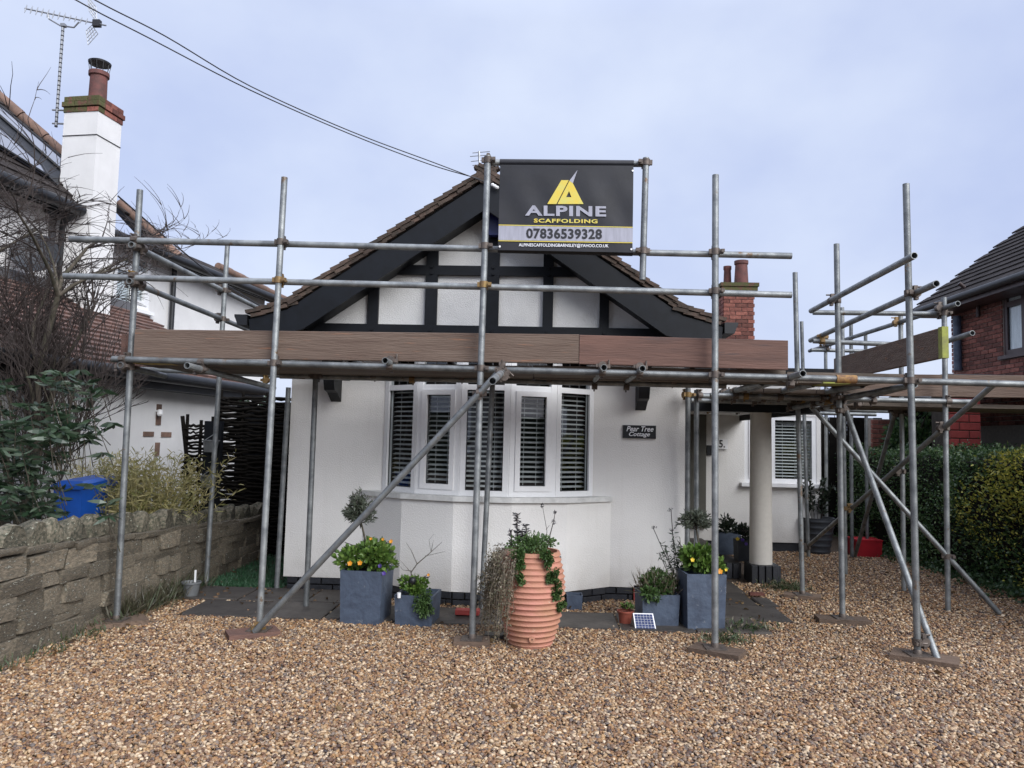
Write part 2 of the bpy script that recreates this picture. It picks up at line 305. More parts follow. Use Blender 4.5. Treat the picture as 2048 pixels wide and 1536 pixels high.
def window(parent, name, O, U, Nn, wd, ht, cols, rows=None, fm=.055, mt='upvc', sash=(), slats=0, lead=0, back=None, backmt='room'):
    """a window in the plane O,U,up facing Nn; cols: fractions of the mullions; rows: height of a transom; sash: (column, row) that open"""
    fr = MB(); f = lambda *a: fr.fbox(O, U, Nn, *a)
    f(0, wd, 0, fm, -.03, .03); f(0, wd, ht-fm, ht, -.03, .03); f(0, fm, fm, ht-fm, -.031, .031); f(wd-fm, wd, fm, ht-fm, -.031, .031)
    xs = [0]+[c*wd for c in cols]+[wd]; ys = [0]+list(rows or [])+[ht]
    for c in xs[1:-1]: f(c-fm*.5, c+fm*.5, fm, ht-fm, -.029, .029)
    for y in ys[1:-1]:
        for i in range(len(xs)-1): f(xs[i]+fm*(1 if i == 0 else .5), xs[i+1]-fm*(1 if i == len(xs)-2 else .5), y-fm*.5, y+fm*.5, -.028, .028)
    root = fr.build(name, MT[mt], parent)
    for i in range(len(xs)-1):
        for j in range(len(ys)-1):
            a0 = xs[i]+(fm if i == 0 else fm*.5); a1 = xs[i+1]-(fm if i == len(xs)-2 else fm*.5); b0 = ys[j]+(fm if j == 0 else fm*.5); b1 = ys[j+1]-(fm if j == len(ys)-2 else fm*.5)
            if (i, j) in sash:
                s = MB(); k = fm*.95
                for q in ((a0, a1, b0, b0+k), (a0, a1, b1-k, b1), (a0, a0+k, b0+k, b1-k), (a1-k, a1, b0+k, b1-k)): s.fbox(O, U, Nn, *q, -.02, .044)
                s.build('sash', MT[mt], root); a0 += k; a1 -= k; b0 += k; b1 -= k
            p = MB(); p.fbox(O, U, Nn, a0, a1, b0, b1, -.006, .0); p.build('pane', GLASS, root)
            if b1-b0 > .4:
                s = MB(); k = .007
                for q in ((a0, a1, b0, b0+k), (a0, a1, b1-k, b1), (a0, a0+k, b0+k, b1-k), (a1-k, a1, b0+k, b1-k)): s.fbox(O, U, Nn, *q, .0005, .007)
                s.build('seal', MT['blackplastic'], root)
            if lead and j == 1:
                l = MB(); nx = max(1, round((a1-a0)/lead)); ny = max(1, round((b1-b0)/lead))
                for k in range(1, nx): x = a0+(a1-a0)*k/nx; l.fbox(O, U, Nn, x-.004, x+.004, b0, b1, .0015, .005)
                for k in range(1, ny): y = b0+(b1-b0)*k/ny; l.fbox(O, U, Nn, a0, a1, y-.004, y+.004, .002, .0055)
                l.build('leading', MT['lead'], root)
            if slats and j == 0:
                me = MB().obox((0, 0, 0), U*((a1-a0)/2+.02), (V((0, 0, 1))*-.3+Nn*.95)*.022, (V((0, 0, 1))*.95+Nn*.3)*.0018).mesh('slat', MT['slat'])
                z = b0-.01
                while z < b1: link('slat', me, root, O+U*((a0+a1)/2)+Nn*-.085+V((0, 0, z))); z += slats
                cd_ = MB()
                for q in (.25, .75): cd_.fbox(O, U, Nn, a0+(a1-a0)*q-.0015, a0+(a1-a0)*q+.0015, b0, b1, -.062, -.06)
                cd_.build('blind_cord', MT['slat'], root)
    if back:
        b = MB(); b.fbox(O, U, Nn, 0, wd, 0, ht, -back-.02, -back); b.build('window_backing', MT[backmt], root)  # flat sheet behind the panes; its default near-black stands for an unlit room
    return root
# ================================================================== GROUND
Z = V((0, 0, 1)); X1 = V((1, 0, 0)); Y1 = V((0, 1, 0))
g = MB(); g.add([(-200, -60, 0), (200, -60, 0), (200, 260, 0), (-200, 260, 0)], [(0, 1, 2, 3)]); tag(g.build('ground', MT['soil']), kind='structure')
SLABS = []
for i in range(8): SLABS.append((-2.95+.6*i, -2.365+.6*i, 6.12+random.uniform(-.03, .03), 6.66))
for x in (-3.28, -2.68, -2.08): SLABS.append((x, x+.585, 6.68, 7.22))
SLABS += [(1.42, 2.14, 6.56, 7.12), (1.42, 2.02, 7.14, 7.72), (2.035, 2.2, 7.14, 7.5), (1.42, 2.06, 7.74, 8.36)]
pav = MB(); pav.box(-2.9, 1.8, 6.2, 6.6, .0, .006); pav = pav.build('paving', MT['earth']); pav['kind'] = 'structure'
for x0, x1, y0, y1 in SLABS:
    b = MB(); h = .022+random.uniform(-.004, .006); c = .012; t = [random.uniform(-.003, .003) for _ in range(4)]
    b.add([(x0, y0, 0), (x1, y0, 0), (x1, y1, 0), (x0, y1, 0), (x0, y0, h-.006), (x1, y0, h-.006), (x1, y1, h-.006), (x0, y1, h-.006), (x0+c, y0+c, h+t[0]), (x1-c, y0+c, h+t[1]), (x1-c, y1-c, h+t[2]), (x0+c, y1-c, h+t[3])],
          [(0, 1, 5, 4), (1, 2, 6, 5), (2, 3, 7, 6), (3, 0, 4, 7), (4, 5, 9, 8), (5, 6, 10, 9), (6, 7, 11, 10), (7, 4, 8, 11), (8, 9, 10, 11)]); b.build('slab', MT['slab'], pav)
# ================================================================== COTTAGE
XC = -.535; WL, WR, YF = -2.48, 1.395, 7.25
cot = thing('cottage', 'white rendered single storey cottage with black timbered gable and a bow window', 'house', (XC, YF, 0))
def bow(w, yf, th=R(18)):
    a, b_ = w*math.cos(th), w*math.cos(2*th); s1, s2 = w*math.sin(th), w*(math.sin(th)+math.sin(2*th)); h = w/2
    return [V((XC+x, yf+y, 0)) for x, y in ((-h-a-b_, s2), (-h-a, s1), (-h, 0), (h, 0), (h+a, s1), (h+a+b_, s2))]
wall = MB(); wall.box(WL, XC-.985, YF, YF+.2, .13, 2.32); wall.box(XC+.985, WR, YF, YF+.2, .13, 2.32)
wall.box(WL, WL+.2, YF+.2, 13, .13, 2.32); wall.box(WR-.2, WR, YF+.2, 10.9, .13, 2.32)
wall = wall.build('wall', MT['render'], cot)
bp = bow(.525, 6.775); pl = [p+Z*.13 for p in bp]; bw = MB(); bw.prism(pl+[V((bp[-1].x, 7.26, .13)), V((bp[0].x, 7.26, .13))], Z*.80); bw.build('bay_wall', MT['render'], cot)
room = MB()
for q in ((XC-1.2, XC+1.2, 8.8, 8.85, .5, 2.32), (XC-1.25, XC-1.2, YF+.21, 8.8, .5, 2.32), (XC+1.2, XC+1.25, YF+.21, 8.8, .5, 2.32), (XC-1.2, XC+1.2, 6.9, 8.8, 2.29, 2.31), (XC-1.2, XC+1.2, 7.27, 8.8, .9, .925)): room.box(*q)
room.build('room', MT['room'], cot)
s = MB(); so_ = bow(.53, 6.735); s.prism([p+Z*.931 for p in so_]+[V((so_[-1].x, 7.249, .931)), V((so_[0].x, 7.249, .931))], Z*.045); s.build('window_sill', MT['sill'], cot)
# the bow window: five lights side by side
wp = bow(.44, 6.865)
for i in range(5):
    A, B = wp[i], wp[i+1]; U = (B-A).normalized(); Nn = V((U.y, -U.x, 0))
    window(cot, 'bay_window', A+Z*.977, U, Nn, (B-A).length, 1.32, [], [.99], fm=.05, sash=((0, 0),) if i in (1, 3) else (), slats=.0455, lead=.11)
mp_ = MB()
for p in wp[1:-1]: mp_.lathe(p+V((0, .01, .976)), [(.036, 0), (.036, 1.32)], 8)
mp_.build('mullion', MT['upvc'], cot)
# blue-black brick plinth: every brick of it in view
pc = MB(); q = bow(.50, 6.80); pc.box(WL+.035, WR-.035, 7.29, 7.4, 0, .129); pc.prism([p+Z*.0 for p in q]+[V((q[-1].x, 7.3, 0)), V((q[0].x, 7.3, 0))], Z*.128); pc.build('plinth', MT['earth'], cot)
bm_ = brickmesh('brick', .213, .05, .056, MT['bluebrick'])
def brick_run(A, B, z0, n, parent, me, bl=.225, ch=.066, Nn=None, skip=None):
    U = (B-A); Ln = U.length; U.normalize(); ang = math.atan2(U.y, U.x)
    for j in range(n):
        u = (-.5 if j % 2 else 0)*bl
        while u < Ln:
            a, e = max(u, 0), min(u+bl, Ln)
            if e-a > .03 and not (skip and skip((a+e)/2, j)): link('brick', me, parent, A+U*((a+e)/2)+Z*(z0+ch*(j+.5)), (0, 0, ang), ((e-a-.012)/(bl-.012), 1, 1))
            u += bl
q = bow(.503, 6.797)
for A, B in [(V((WL+.03, 7.28, 0)), q[0]+V((0, .03, 0)))]+[(q[i], q[i+1]) for i in range(5)]+[(q[5]+V((0, .03, 0)), V((.87, 7.28, 0))), (V((1.1, 7.28, 0)), V((WR-.03, 7.28, 0)))]: brick_run(A, B, -.004, 2, cot, bm_)
ab = MB(); ab.box(.88, 1.09, 7.25, 7.3, .0, .15)
ab = ab.build('air_brick', MT['redpaint'], cot); hh = MB()
for i in range(7):
    for j in range(4): hh.box(.90+i*.026, .914+i*.026, 7.248, 7.2495, .02+j*.032, .037+j*.032)
hh.build('hole', MT['blackplastic'], ab)
# jettied gable
AX, AZ, SL = -.555, 3.88, .69
def prof(dz=0): return [(AX-2.09, 2.56+dz), (AX-1.75, 2.672+dz), (AX, AZ+dz), (AX+1.75, 2.672+dz), (AX+2.09, 2.56+dz)]
def rz(x): return AZ-SL*abs(x-AX)
jt = MB(); jt.box(AX-2.0, AX+2.0, 6.83, YF+.2, 2.325, 2.36); jt.build('jetty_soffit', MT['black'], cot)
gp = MB(); gp.prism([(AX-2.0, 6.83, 2.37), (AX+2.0, 6.83, 2.37), (AX+2.0, 6.83, 2.46), (AX, 6.83, AZ-.12), (AX-2.0, 6.83, 2.46)], Y1*.1); gp.build('gable_panel', MT['roughcast'], cot)
zA, zB = at(985, 652, 6.79).z, at(985, 690, 6.79).z; tb = lambda: MB()
b = tb(); b.box(AX-1.95, AX+1.95, 6.785, 6.829, zB, zA); b.build('beam', MT['black'], cot)
m0, m1 = at(985, 551, 6.79).z, at(985, 532, 6.79).z; hw = (AZ-.1-m1)/SL
b = tb(); b.box(AX-hw, AX+hw, 6.789, 6.829, m0, m1); b.build('beam', MT['black'], cot)
for px, wd in ((746, .1), (862, .11), (985, .115), (1096, .095), (1209, .085)):
    x = at(px, 600, 6.79).x; t = rz(x)-.12
    for z0, z1 in ((zA, m0), (m1, t)):
        if z1-z0 > .05 and (z0 == zA or t > m1+.05): b = tb(); b.box(x-wd/2, x+wd/2, 6.79, 6.829, z0+.001, min(z1, t)-.001); b.build('post', MT['black'], cot)
        elif z0 == zA: pass
    for z in (zA-.05, (m0+m1)/2+.03, (m0+m1)/2-.03):
        if z < t-.1: pg = MB(); pg.obox((x, 6.78, z), (.011, 0, .0), (0, 0, .011), (0, .008, 0)); pg.build('peg', MT['black'], cot)
for sg in (-1, 1):      # barge boards with their kicked ends, and the soffit behind
    E, K, A = [(AX+sg*2.09, 2.56), (AX+sg*1.75, 2.672), (AX, AZ)]
    T = lambda p, d, y: V((p[0], y, p[1]-d)); b = MB()
    b.prism([T(E, .05, 6.52), T(K, .07, 6.52), T(A, .08, 6.52), T(A, .345, 6.52), T((AX+sg*1.6, rz(AX+sg*1.6)), .345, 6.52), T((E[0]-sg*.02, 2.56), .24, 6.52)], Y1*.035); b.build('bargeboard', MT['black'], cot)
    b = MB(); b.prism([T(A, .28, 6.556), T((AX+sg*1.62, rz(AX+sg*1.62)), .28, 6.556), T((AX+sg*1.62, rz(AX+sg*1.62)), .31, 6.556), T(A, .31, 6.556)], Y1*.274); b.build('soffit', MT['black'], cot)
    b = MB(); b.prism([(E[0], 6.555, 2.52), (E[0], 6.555, 2.33), (E[0]-sg*.3, 6.555, 2.33), (E[0]-sg*.3, 6.555, 2.52)], Y1*6); b.build('eaves_box', MT['black'], cot)
    gx = E[0]+sg*.065; gu = MB(); P = [(-.055, .05), (.06, .05), (.06, .03), (.045, .0), (.03, -.045), (-.055, -.045)]
    gu.prism([(gx+sg*p[0], 6.5, 2.50+p[1]) for p in P], Y1*6); gu = gu.build('gutter', MT['blackplastic'], cot)
rf = MB()
for sg in (-1, 1):
    E, K, A = V((AX+sg*2.09, 6.56, 2.54)), V((AX+sg*1.75, 6.56, 2.652)), V((AX, 6.56, AZ-.02))
    for P, Q in ((E, K), (K, A)): rf.prism([P, Q, Q-Z*.035, P-Z*.035], Y1*6.4)
roof = rf.build('roof', MT['black'], cot); tf = MB(); tm = MB()
tm.add([(0, 0, .0), (.085, 0, 0), (0, 0, .034), (.085, 0, .034), (.085, .135, .016), (0, .135, .016), (0, .135, -.012), (.085, .135, -.012)], [(0, 1, 3, 2), (2, 3, 4, 5), (1, 7, 4, 3), (0, 2, 5, 6), (0, 6, 7, 1), (4, 7, 6, 5)])
tme = tm.mesh('tile', MT['tile'])
for sg in (-1, 1):
    E, K, A = V((AX+sg*2.09, 6.565, 2.545)), V((AX+sg*1.75, 6.565, 2.657)), V((AX, 6.565, AZ-.015))
    for P, Q in ((E, K), (K, A)):
        W = (Q-P); n = int(W.length/.1); W.normalize(); tile_field(tf, P, Y1, W, 38, n+1, .165, .1, .016)
        for j in range(n+1):            # the verge: two tiles thick at every course
            for lay in (0, 1):
                p = P+W*(j*.1+lay*.045-.02)+Z*(.02-lay*.045)+V((0, -.075+random.uniform(-.008, .008)+lay*.012, random.uniform(-.004, .004)))
                nn = V((-W.z, 0, W.x)) if W.x > 0 else V((W.z, 0, -W.x)); xa_ = W.cross(nn)
                if xa_.y < 0: p = p+Y1*.085
                link('tile', tme, roof, p, Matrix((xa_, W, nn)).transposed().to_euler())
tag(tf.build('tile_course', MT['tile'], roof), kind='stuff')
rg_ = MB()
for i in range(14): rg_.tube([(AX, 6.5+i*.45, AZ-.03), (AX, 6.5+i*.45+.44, AZ-.03)], .095, 12)
rg_.build('ridge_tile', MT['tile'], roof)
for px, pt, pb in ((672, 745, 780), (1283, 748, 797)):
    c = at(px, pt, 7.2); b = MB(); x = c.x-.05; zb = at(px, pb, 7.0).z
    b.prism([(x, 7.249, 2.33), (x, 6.86, 2.33), (x, 6.87, 2.22), (x, 6.97, zb+.06), (x, 7.0, zb), (x, 7.1, zb-.02), (x, 7.249, zb-.10)], X1*.1); b.build('bracket', MT['black'], cot)
# right wing, porch, column
YW = 10.9; XE = at(1642, 900, YW).x
wx0, wx1 = at(1489, 900, YW).x, at(1633, 900, YW).x; wz0, wz1 = at(1560, 966, YW).z, at(1560, 832, YW).z
wg = MB(); wg.box(1.39, wx0, YW, YW+.2, .13, 2.5); wg.box(wx1, XE, YW, YW+.2, .13, 2.5); wg.box(wx0, wx1, YW, YW+.2, .13, wz0); wg.box(wx0, wx1, YW, YW+.2, wz1, 2.5); wg.box(XE-.2, XE, YW+.2, 16, .13, 2.5); wg.build('wing_wall', MT['render'], cot)
b = MB(); b.box(1.39, XE-.02, YW+.03, YW+.2, 0, .129); b.box(XE-.2, XE-.02, YW+.2, 16, 0, .129); b.build('wing_plinth', MT['bluebrick'], cot)
b = MB(); b.box(1.38, XE+.15, YW-.12, 16, 2.501, 2.6); b.build('wing_roof', MT['black'], cot)
window(cot, 'wing_window', V((wx0, YW+.04, wz0)), X1, -Y1, wx1-wx0, wz1-wz0, [.4], None, fm=.06, sash=((0, 0),), slats=.045, back=.5)
b = MB(); b.box(wx0-.06, wx1+.06, YW-.09, YW+.01, wz0-.055, wz0-.002); b.build('window_sill', MT['upvc'], cot)
xd = at(1411, 900, YW).x; b = MB(); b.box(xd-.95, xd, YW-.05, YW-.001, .3, 2.2); d_ = b.build('door', MT['door'], cot)
b = MB(); b.box(xd-.85, xd-.12, YW-.058, YW-.051, .5, 1.15); b.box(xd-.85, xd-.12, YW-.058, YW-.051, 1.3, 2.05); b.build('door_panel', MT['door'], d_)
b = MB(); b.box(WR+.002, 2.8, 8.0, YW-.002, 1.93, 2.02); b.box(WR+.002, 2.82, 7.95, 7.999, 1.84, 2.03); b.box(2.8, 2.84, 8.0, YW-.002, 1.84, 2.03); pr_ = b.build('porch_roof', MT['black'], cot)
b = MB(); b.box(WR+.004, 2.799, 8.0, YW-.004, 1.915, 1.929); b.build('porch_ceiling', MT['render'], pr_)
CB = V((2.42, 8.5, 0)); b = MB(); b.lathe(CB, [(.122, .2), (.118, 1.0), (.114, 1.914)], 36); b.build('column', MT['sand'], cot, 40)
cb = MB(); cb.box(CB.x-.145, CB.x+.145, CB.y-.145, CB.y+.145, 0, .2); cb = cb.build('column_base', MT['bluebrick'], cot)
bm2 = brickmesh('brick', .063, .05, .19, MT['bluebrick']); bm3 = brickmesh('brick', .063, .05, .17, MT['bluebrick'])
for i in range(4):
    link('brick', bm2, cb, (CB.x-.113+i*.075, CB.y-.15, .1)); link('brick', bm2, cb, (CB.x+.15, CB.y-.113+i*.075, .1), (0, 0, R(90)))
st = MB(); st.box(1.40, CB.x-.17, 8.66, YW-.1, 0, .17); st = st.build('porch_step', MT['slab'], cot)
for i in range(11): link('brick', bm3, st, (1.45+i*.073, 8.64, .085))
ring = MB(); ring.lathe((3.0, 14.3, 2.5), [(.0, 0), (.0, 0)], 4)
ch0 = at(1447, 600, 14.0).x; ch1 = at(1510, 600, 14.0).x; ct = at(1478, 566, 14.0).z
ck = MB(); ck.box(ch0+.02, ch1-.02, 14.02, 14.6, 2.3, ct-.02); ck = ck.build('chimney', MT['mortar'], cot)
sb = MB(); z = 2.4; j = 0
while z < ct-.22:
    n = 3
    for i in range(n+1):
        a = max(ch0, ch0+(i-.5*(j % 2))*.225); e = min(ch1, ch0+(i+1-.5*(j % 2))*.225)
        if e-a > .03: sb.box(a+.006, e-.006, 14.0, 14.02, z+.005, z+.07)
    for i in range(3): sb.box(ch0, ch0+.02, 14.03+i*.2, 14.21+i*.2, z+.005, z+.07)
    z += .075; j += 1
tag(sb.build('brick_course', MT['brick'], ck), kind='stuff')
b = MB()
for k in range(3): b.box(ch0-.03*(k+1)*.7, ch1+.03*(k+1)*.7, 14.0-.03*(k+1)*.7, 14.62+.03*(k+1)*.7, ct-.22+k*.075, ct-.15+k*.075)
b.build('chimney_cap', MT['mossbrick'], ck)
for px, t, rr in ((1474, 520, .12), (1462, 526, .07)):
    c = at(px, 560, 14.3); tz = at(px, t, 14.3).z; b = MB(); b.lathe((c.x+(.08 if px > 1470 else -.02), 14.3 if px > 1470 else 14.5, ct-.02), [(rr*1.15, 0), (rr*.95, tz-ct-.08), (rr*1.1, tz-ct-.06), (rr*1.1, tz-ct), (rr*.9, tz-ct)], 16); b.build('chimney_pot', MT['pot'], ck, 40)
# fittings on the cottage
c = at(990, 445, 6.7); b = MB(); b.prism([(c.x-.09, 6.76, c.z+.1), (c.x+.09, 6.76, c.z+.1), (c.x+.11, 6.76, c.z+.02), (c.x+.05, 6.76, c.z-.12), (c.x-.05, 6.76, c.z-.12), (c.x-.11, 6.76, c.z+.02)], -Y1*.08)
ala = b.build('alarm_box', MT['blue']); tag(ala, 'dark blue alarm box fixed high under the gable peak', 'alarm')
p = [at(1246, 850, 7.235), at(1312, 851, 7.235), at(1312, 878, 7.235), at(1246, 876, 7.235)]
sg_ = MB(); sg_.box(p[0].x, p[1].x, 7.232, 7.249, p[3].z, p[0].z); sg_ = sg_.build('name_plaque', MT['blackplastic']); tag(sg_, 'small black slate plaque with white house name beside the bow window', 'sign')
px4 = lambda x0, y0, x1, y1, Y, k=.02: [at(x0, y0, Y), at(x1, y0+(x1-x0)*k, Y), at(x1, y1+(x1-x0)*k, Y), at(x0, y1, Y)]
lettering(sg_, 'Pear Tree', px4(1253, 852, 1307, 862.5, 7.229), MT['white'], shear=.3, offset=.012); lettering(sg_, 'Cottage', px4(1258, 863.5, 1300, 874.5, 7.229), MT['white'], shear=.3, offset=.012)
b = MB(); b.fbox(at(1434, 898, YW-.02), X1, -Y1, 0, .15, 0, .14, 0, .012); nm = b.build('number_plate', MT['upvc']); tag(nm, 'white tile with house number 5 beside the front door', 'sign')
lettering(nm, '5.', px4(1438, 880, 1450, 895, YW-.034), MT['blackplastic'], offset=.02)
b = MB(); b.fbox(at(1413, 910, YW-.001), X1, -Y1, 0, .08, 0, .14, 0, .03); db = b.build('doorbell', MT['blackplastic']); tag(db, 'black doorbell box on the white wall by the front door', 'doorbell')
ae = MB(); a0 = at(962, 345, 6.9); a1 = at(958, 303, 6.9); ae.tube([a0-Z*.2, a1], .011, 6)
for k, (x0, x1, y) in enumerate(((945, 980, 305), (940, 978, 312), (942, 972, 322), (945, 970, 330))): ae.tube([at(x0, y+1, 6.9), at(x1, y-2, 6.9)], .004, 5)
tag(ae.build('roof_aerial', MT['alu']), 'small rod aerial on the peak of the cottage roof', 'aerial')
# ================================================================== LEFT HOUSE
AN = R(6.8); UL = V((math.sin(AN), math.cos(AN), 0)); NL = V((math.cos(AN), -math.sin(AN), 0))
cw = lambda xc, d: CAM+_r0*xc+_f0*d
M0 = cw(-6, 10.3); E0 = cw(-4.4, 9.0); M0.z = 0; E0.z = 0
lh = thing('neighbour_house', 'tall white rendered house with solar panels on its tiled roof, beyond the stone wall', 'house', M0)
hm = lambda px, py, o=0: hit(px, py, M0+NL*o, NL); he = lambda px, py, o=0: hit(px, py, E0+NL*o, NL)
zf = lambda p, z: V((p.x, p.y, z))
def slabwall(P, Q, z0, z1, th=.25, n=NL):
    b = MB(); U = (Q-P); U.z = 0; L_ = U.length; U.normalize(); b.fbox(zf(P, 0), U, n, 0, L_, z0, z1, -th, 0); return b
eo = .36; SB = .36; M1 = M0-NL*SB; hr = lambda px, py, o=0: hit(px, py, M1+NL*o, NL)
ez = hm(150, 413, eo).z; P = zf(M0, 0)-UL*4.5; P1_ = zf(M1, 0)-UL*4.5; Lm = lambda p: (p-P).dot(UL)
uc = Lm(hm(160, 418, eo)); Lq = Lm(hr(528, 640)); W0 = hr(229, 492); W1 = hr(299, 525); u0, u1 = Lm(W0), Lm(W1); wz1_ = W0.z; wz0_ = hr(228, 606).z
b = MB(); b.fbox(P, UL, NL, 0, uc-.1, 0, ez, -.6, 0)
for q in ((uc-.1, u0, 0, ez), (u1, Lq, 0, ez), (u0, u1, 0, wz0_), (u0, u1, wz1_, ez)): b.fbox(P1_, UL, NL, q[0], q[1], q[2], q[3], -.25, 0)
b.fbox(P1_, UL, NL, Lq-.25, Lq, 0, ez, -4, -.25); b.build('wall', MT['houserender'], lh)
window(lh, 'upper_window', P1_+UL*u0+Z*wz0_, UL, NL, u1-u0, wz1_-wz0_, [.52], [(wz1_-wz0_)*.66], fm=.07, sash=((0, 1), (1, 0)), back=.05, backmt='pane_fill')
b = MB(); b.fbox(P1_, UL, NL, u0-.08, u1+.08, wz0_-.06, wz0_-.002, .002, .09); b.build('window_sill', MT['upvc'], lh)
inn = -NL*math.cos(R(44))+Z*math.sin(R(44)); rn = UL.cross(inn).normalized(); rn = rn if rn.z > 0 else -rn
def pitched(pe, RP, name):
    pt3 = lambda q, o=0: pe+UL*q[0]+inn*q[1]+rn*o
    b = MB(); b.prism([pt3(q, -.02) for q in RP], -rn*.08); ro = b.build(name, MT['black'], lh); u_ = [q[0] for q in RP]; v_ = [q[1] for q in RP]
    tf = MB(); tile_field(tf, pe+UL*min(u_), UL, inn, int((max(u_)-min(u_))/.28)+1, int(max(v_)/.22)+1, .28, .22, .022, keep=lambda u, v: inpoly(u+min(u_), v, RP)); tag(tf.build('tile_course', MT['greytile'], ro), kind='stuff'); return ro, pt3
pe = P+NL*eo+Z*(ez+.02); per = P1_+NL*eo+Z*(ez+.02)
on = lambda px, py, o=0: hit(px, py, pe+rn*o, rn); onr = lambda px, py, o=0: hit(px, py, per+rn*o, rn)
uw = lambda p, e: ((p-e).dot(UL), (p-e).dot(inn))
t0, t1 = uw(on(-90, 119), pe), uw(on(182, 362), pe); RF = [(0, 0), (uc, 0), t1, t0, (0, t0[1])]
lr, pf3 = pitched(pe, RF, 'roof')
ra_, r1 = uw(onr(206, 379), per), uw(onr(369, 527), per); ue = ra_[0]+(r1[0]-ra_[0])*ra_[1]/(ra_[1]-r1[1]); RR = [(ra_[0], 0), (ue, 0), ra_]
lr2, pr3 = pitched(per, RR, 'rear_roof')
rb_ = uw(onr(463, 571), per); RS = [(ue-.02, 0), (Lq+.3, 0), (rb_[0], max(.3, rb_[1])), (ue+.3, .3)]; lr3, ps3 = pitched(per, RS, 'lower_rear_roof')
def ridge_run(A, B, ln, r, parent, mt):
    D = (B-A); n = max(1, int(D.length/ln)); D.normalize()
    me = MB().tube([V((0, 0, 0)), D*(ln*.97)], [r*1.06, r*.94], 10).mesh('hip_tile', mt, sm=50)
    for i in range(n): link('hip_tile', me, parent, A+D*(i*ln))
ridge_run(pf3(RF[2], .02), pf3(RF[3], .02), .42, .085, lr, MT['hip']); ridge_run(pr3((ue, 0), .02), pr3(ra_, .02), .42, .08, lr2, MT['hip']); ridge_run(ps3(RS[1], .02), ps3(RS[2], .02), .42, .075, lr3, MT['hip'])
dn_ = -NL*2.2+UL*.6-Z*1.6
b = MB(); b.add([pf3(RF[2], -.05), pf3(RF[3], -.05), pf3(RF[3], -.05)+dn_, pf3(RF[2], -.05)+dn_], [(0, 1, 2, 3)]); b.build('far_roof_slope', MT['redtile'], lh)
b = MB(); b.fbox(P, UL, NL, 0, uc, ez-.02, ez, .002, eo-.07); b.fbox(P1_, UL, NL, uc, Lq+.35, ez-.02, ez, .002, eo-.07); b.build('soffit', MT['black'], lh)
for pp_, a0_, a1_ in ((P, 0, uc), (P1_, uc-.2, Lq+.3)):
    gt = MB(); A = pp_+NL*(eo+.03)+Z*(ez-.03); gt.tube([A+UL*a0_, A+UL*a1_], .075, 10); gt.fbox(pp_, UL, NL, a0_, a1_, ez-.11, ez+.03, eo-.06, eo-.03); gt.build('gutter', MT['blackplastic'], lh, 50)
# solar panels lie on the roof
def panel(pts):
    q = [on(*p, .07) for p in pts]; b = MB(); b.prism(q, -rn*.035); pn = b.build('solar_panel', MT['solar'], lh)
    fr = MB(); 
    for i in range(4): fr.tube([q[i], q[(i+1) % 4]], .018, 5)
    fr.build('panel_frame', MT['blackplastic'], pn)
panel([(-60, 160), (124, 316), (122, 338), (-60, 178)]); panel([(-60, 200), (84, 330), (96, 351), (-60, 254)])
b = MB(); q_ = [on(*p, .05) for p in ((-60, 179), (122, 340), (118, 372), (94, 349), (-60, 199))]; b.prism(q_, -rn*.03); b.build('panel_rail', MT['black'], lh)
# chimney stack on the flank
co = .5; n0 = hm(197, 215, co); f0_ = hm(244, 240, co); wdc = (n0-hit(130, 207, n0, UL)).dot(NL); dpc = (f0_-n0).dot(UL); ctz = n0.z-.05; nb = zf(n0, 0)
b = MB(); b.fbox(nb-NL*wdc, UL, NL, 0, dpc, 1.6, ctz, 0, wdc); ck = b.build('chimney', MT['houserender'], lh)
cb_ = brickmesh('brick', .2, .1, .066, MT['mossbrick']); cb2 = brickmesh('brick', .2, .1, .066, MT['brick'])
for k in range(3):
    pr2 = .012+.018*(k if k < 2 else 0); zz = ctz+k*.075+.035; n = 3
    a_n = math.atan2(NL.y, NL.x); a_u = math.atan2(UL.y, UL.x); wl = (wdc+2*pr2)/n
    for i in range(n): link('brick', cb_ if k else cb2 if i == 2 else cb_, ck, nb-NL*(wdc+pr2)+NL*wl*(i+.5)+UL*(.05-pr2)+Z*zz, (0, 0, a_n), (wl/.2*.96, 1, 1))
    n = 4; dl = (dpc+2*pr2)/n
    for i in range(n): link('brick', cb2 if i else cb_, ck, nb-UL*pr2+UL*dl*(i+.5)+NL*(pr2-.05)+Z*zz, (0, 0, a_u), (dl/.2*.96, 1, 1))
b = MB(); b.fbox(nb-NL*wdc, UL, NL, .03, dpc-.03, ctz-.01, ctz+.24, .03, wdc-.03); b.build('flaunching', MT['mossbrick'], ck)
pc_ = hit(195, 190, nb+UL*dpc*.45, UL); pcx = nb-NL*wdc*.42+UL*dpc*.5; pz = ctz+.2; pt_ = hit(195, 146, pcx, UL).z
b = MB(); hgt = pt_-pz; b.lathe(zf(pcx, pz), [(.115, 0), (.108, hgt*.85), (.13, hgt*.88), (.13, hgt), (.1, hgt)], 20); b.build('chimney_pot', MT['pot'], ck, 40)
b = MB(); cz = hit(195, 121, pcx, UL).z-.05
for i in range(10): a = i*.628; b.tube([zf(pcx, pt_)+V((.115*math.cos(a), .115*math.sin(a), 0)), zf(pcx, cz)+V((.13*math.cos(a), .15*math.sin(a), 0))], .005, 4)
b.lathe(zf(pcx, cz), [(.14, -.01), (.145, .012), (.1, .035), (.04, .045)], 24); b.build('cowl', MT['blackplastic'], ck, 50)
wr = MB(); zz = ctz-.32; wr.tube([nb-NL*wdc-UL*.006+Z*zz, nb-UL*.006+NL*.006+Z*zz, nb+UL*dpc+NL*.006+Z*zz], .006, 5); wr.build('bracket_wire', MT['cable'], ck)
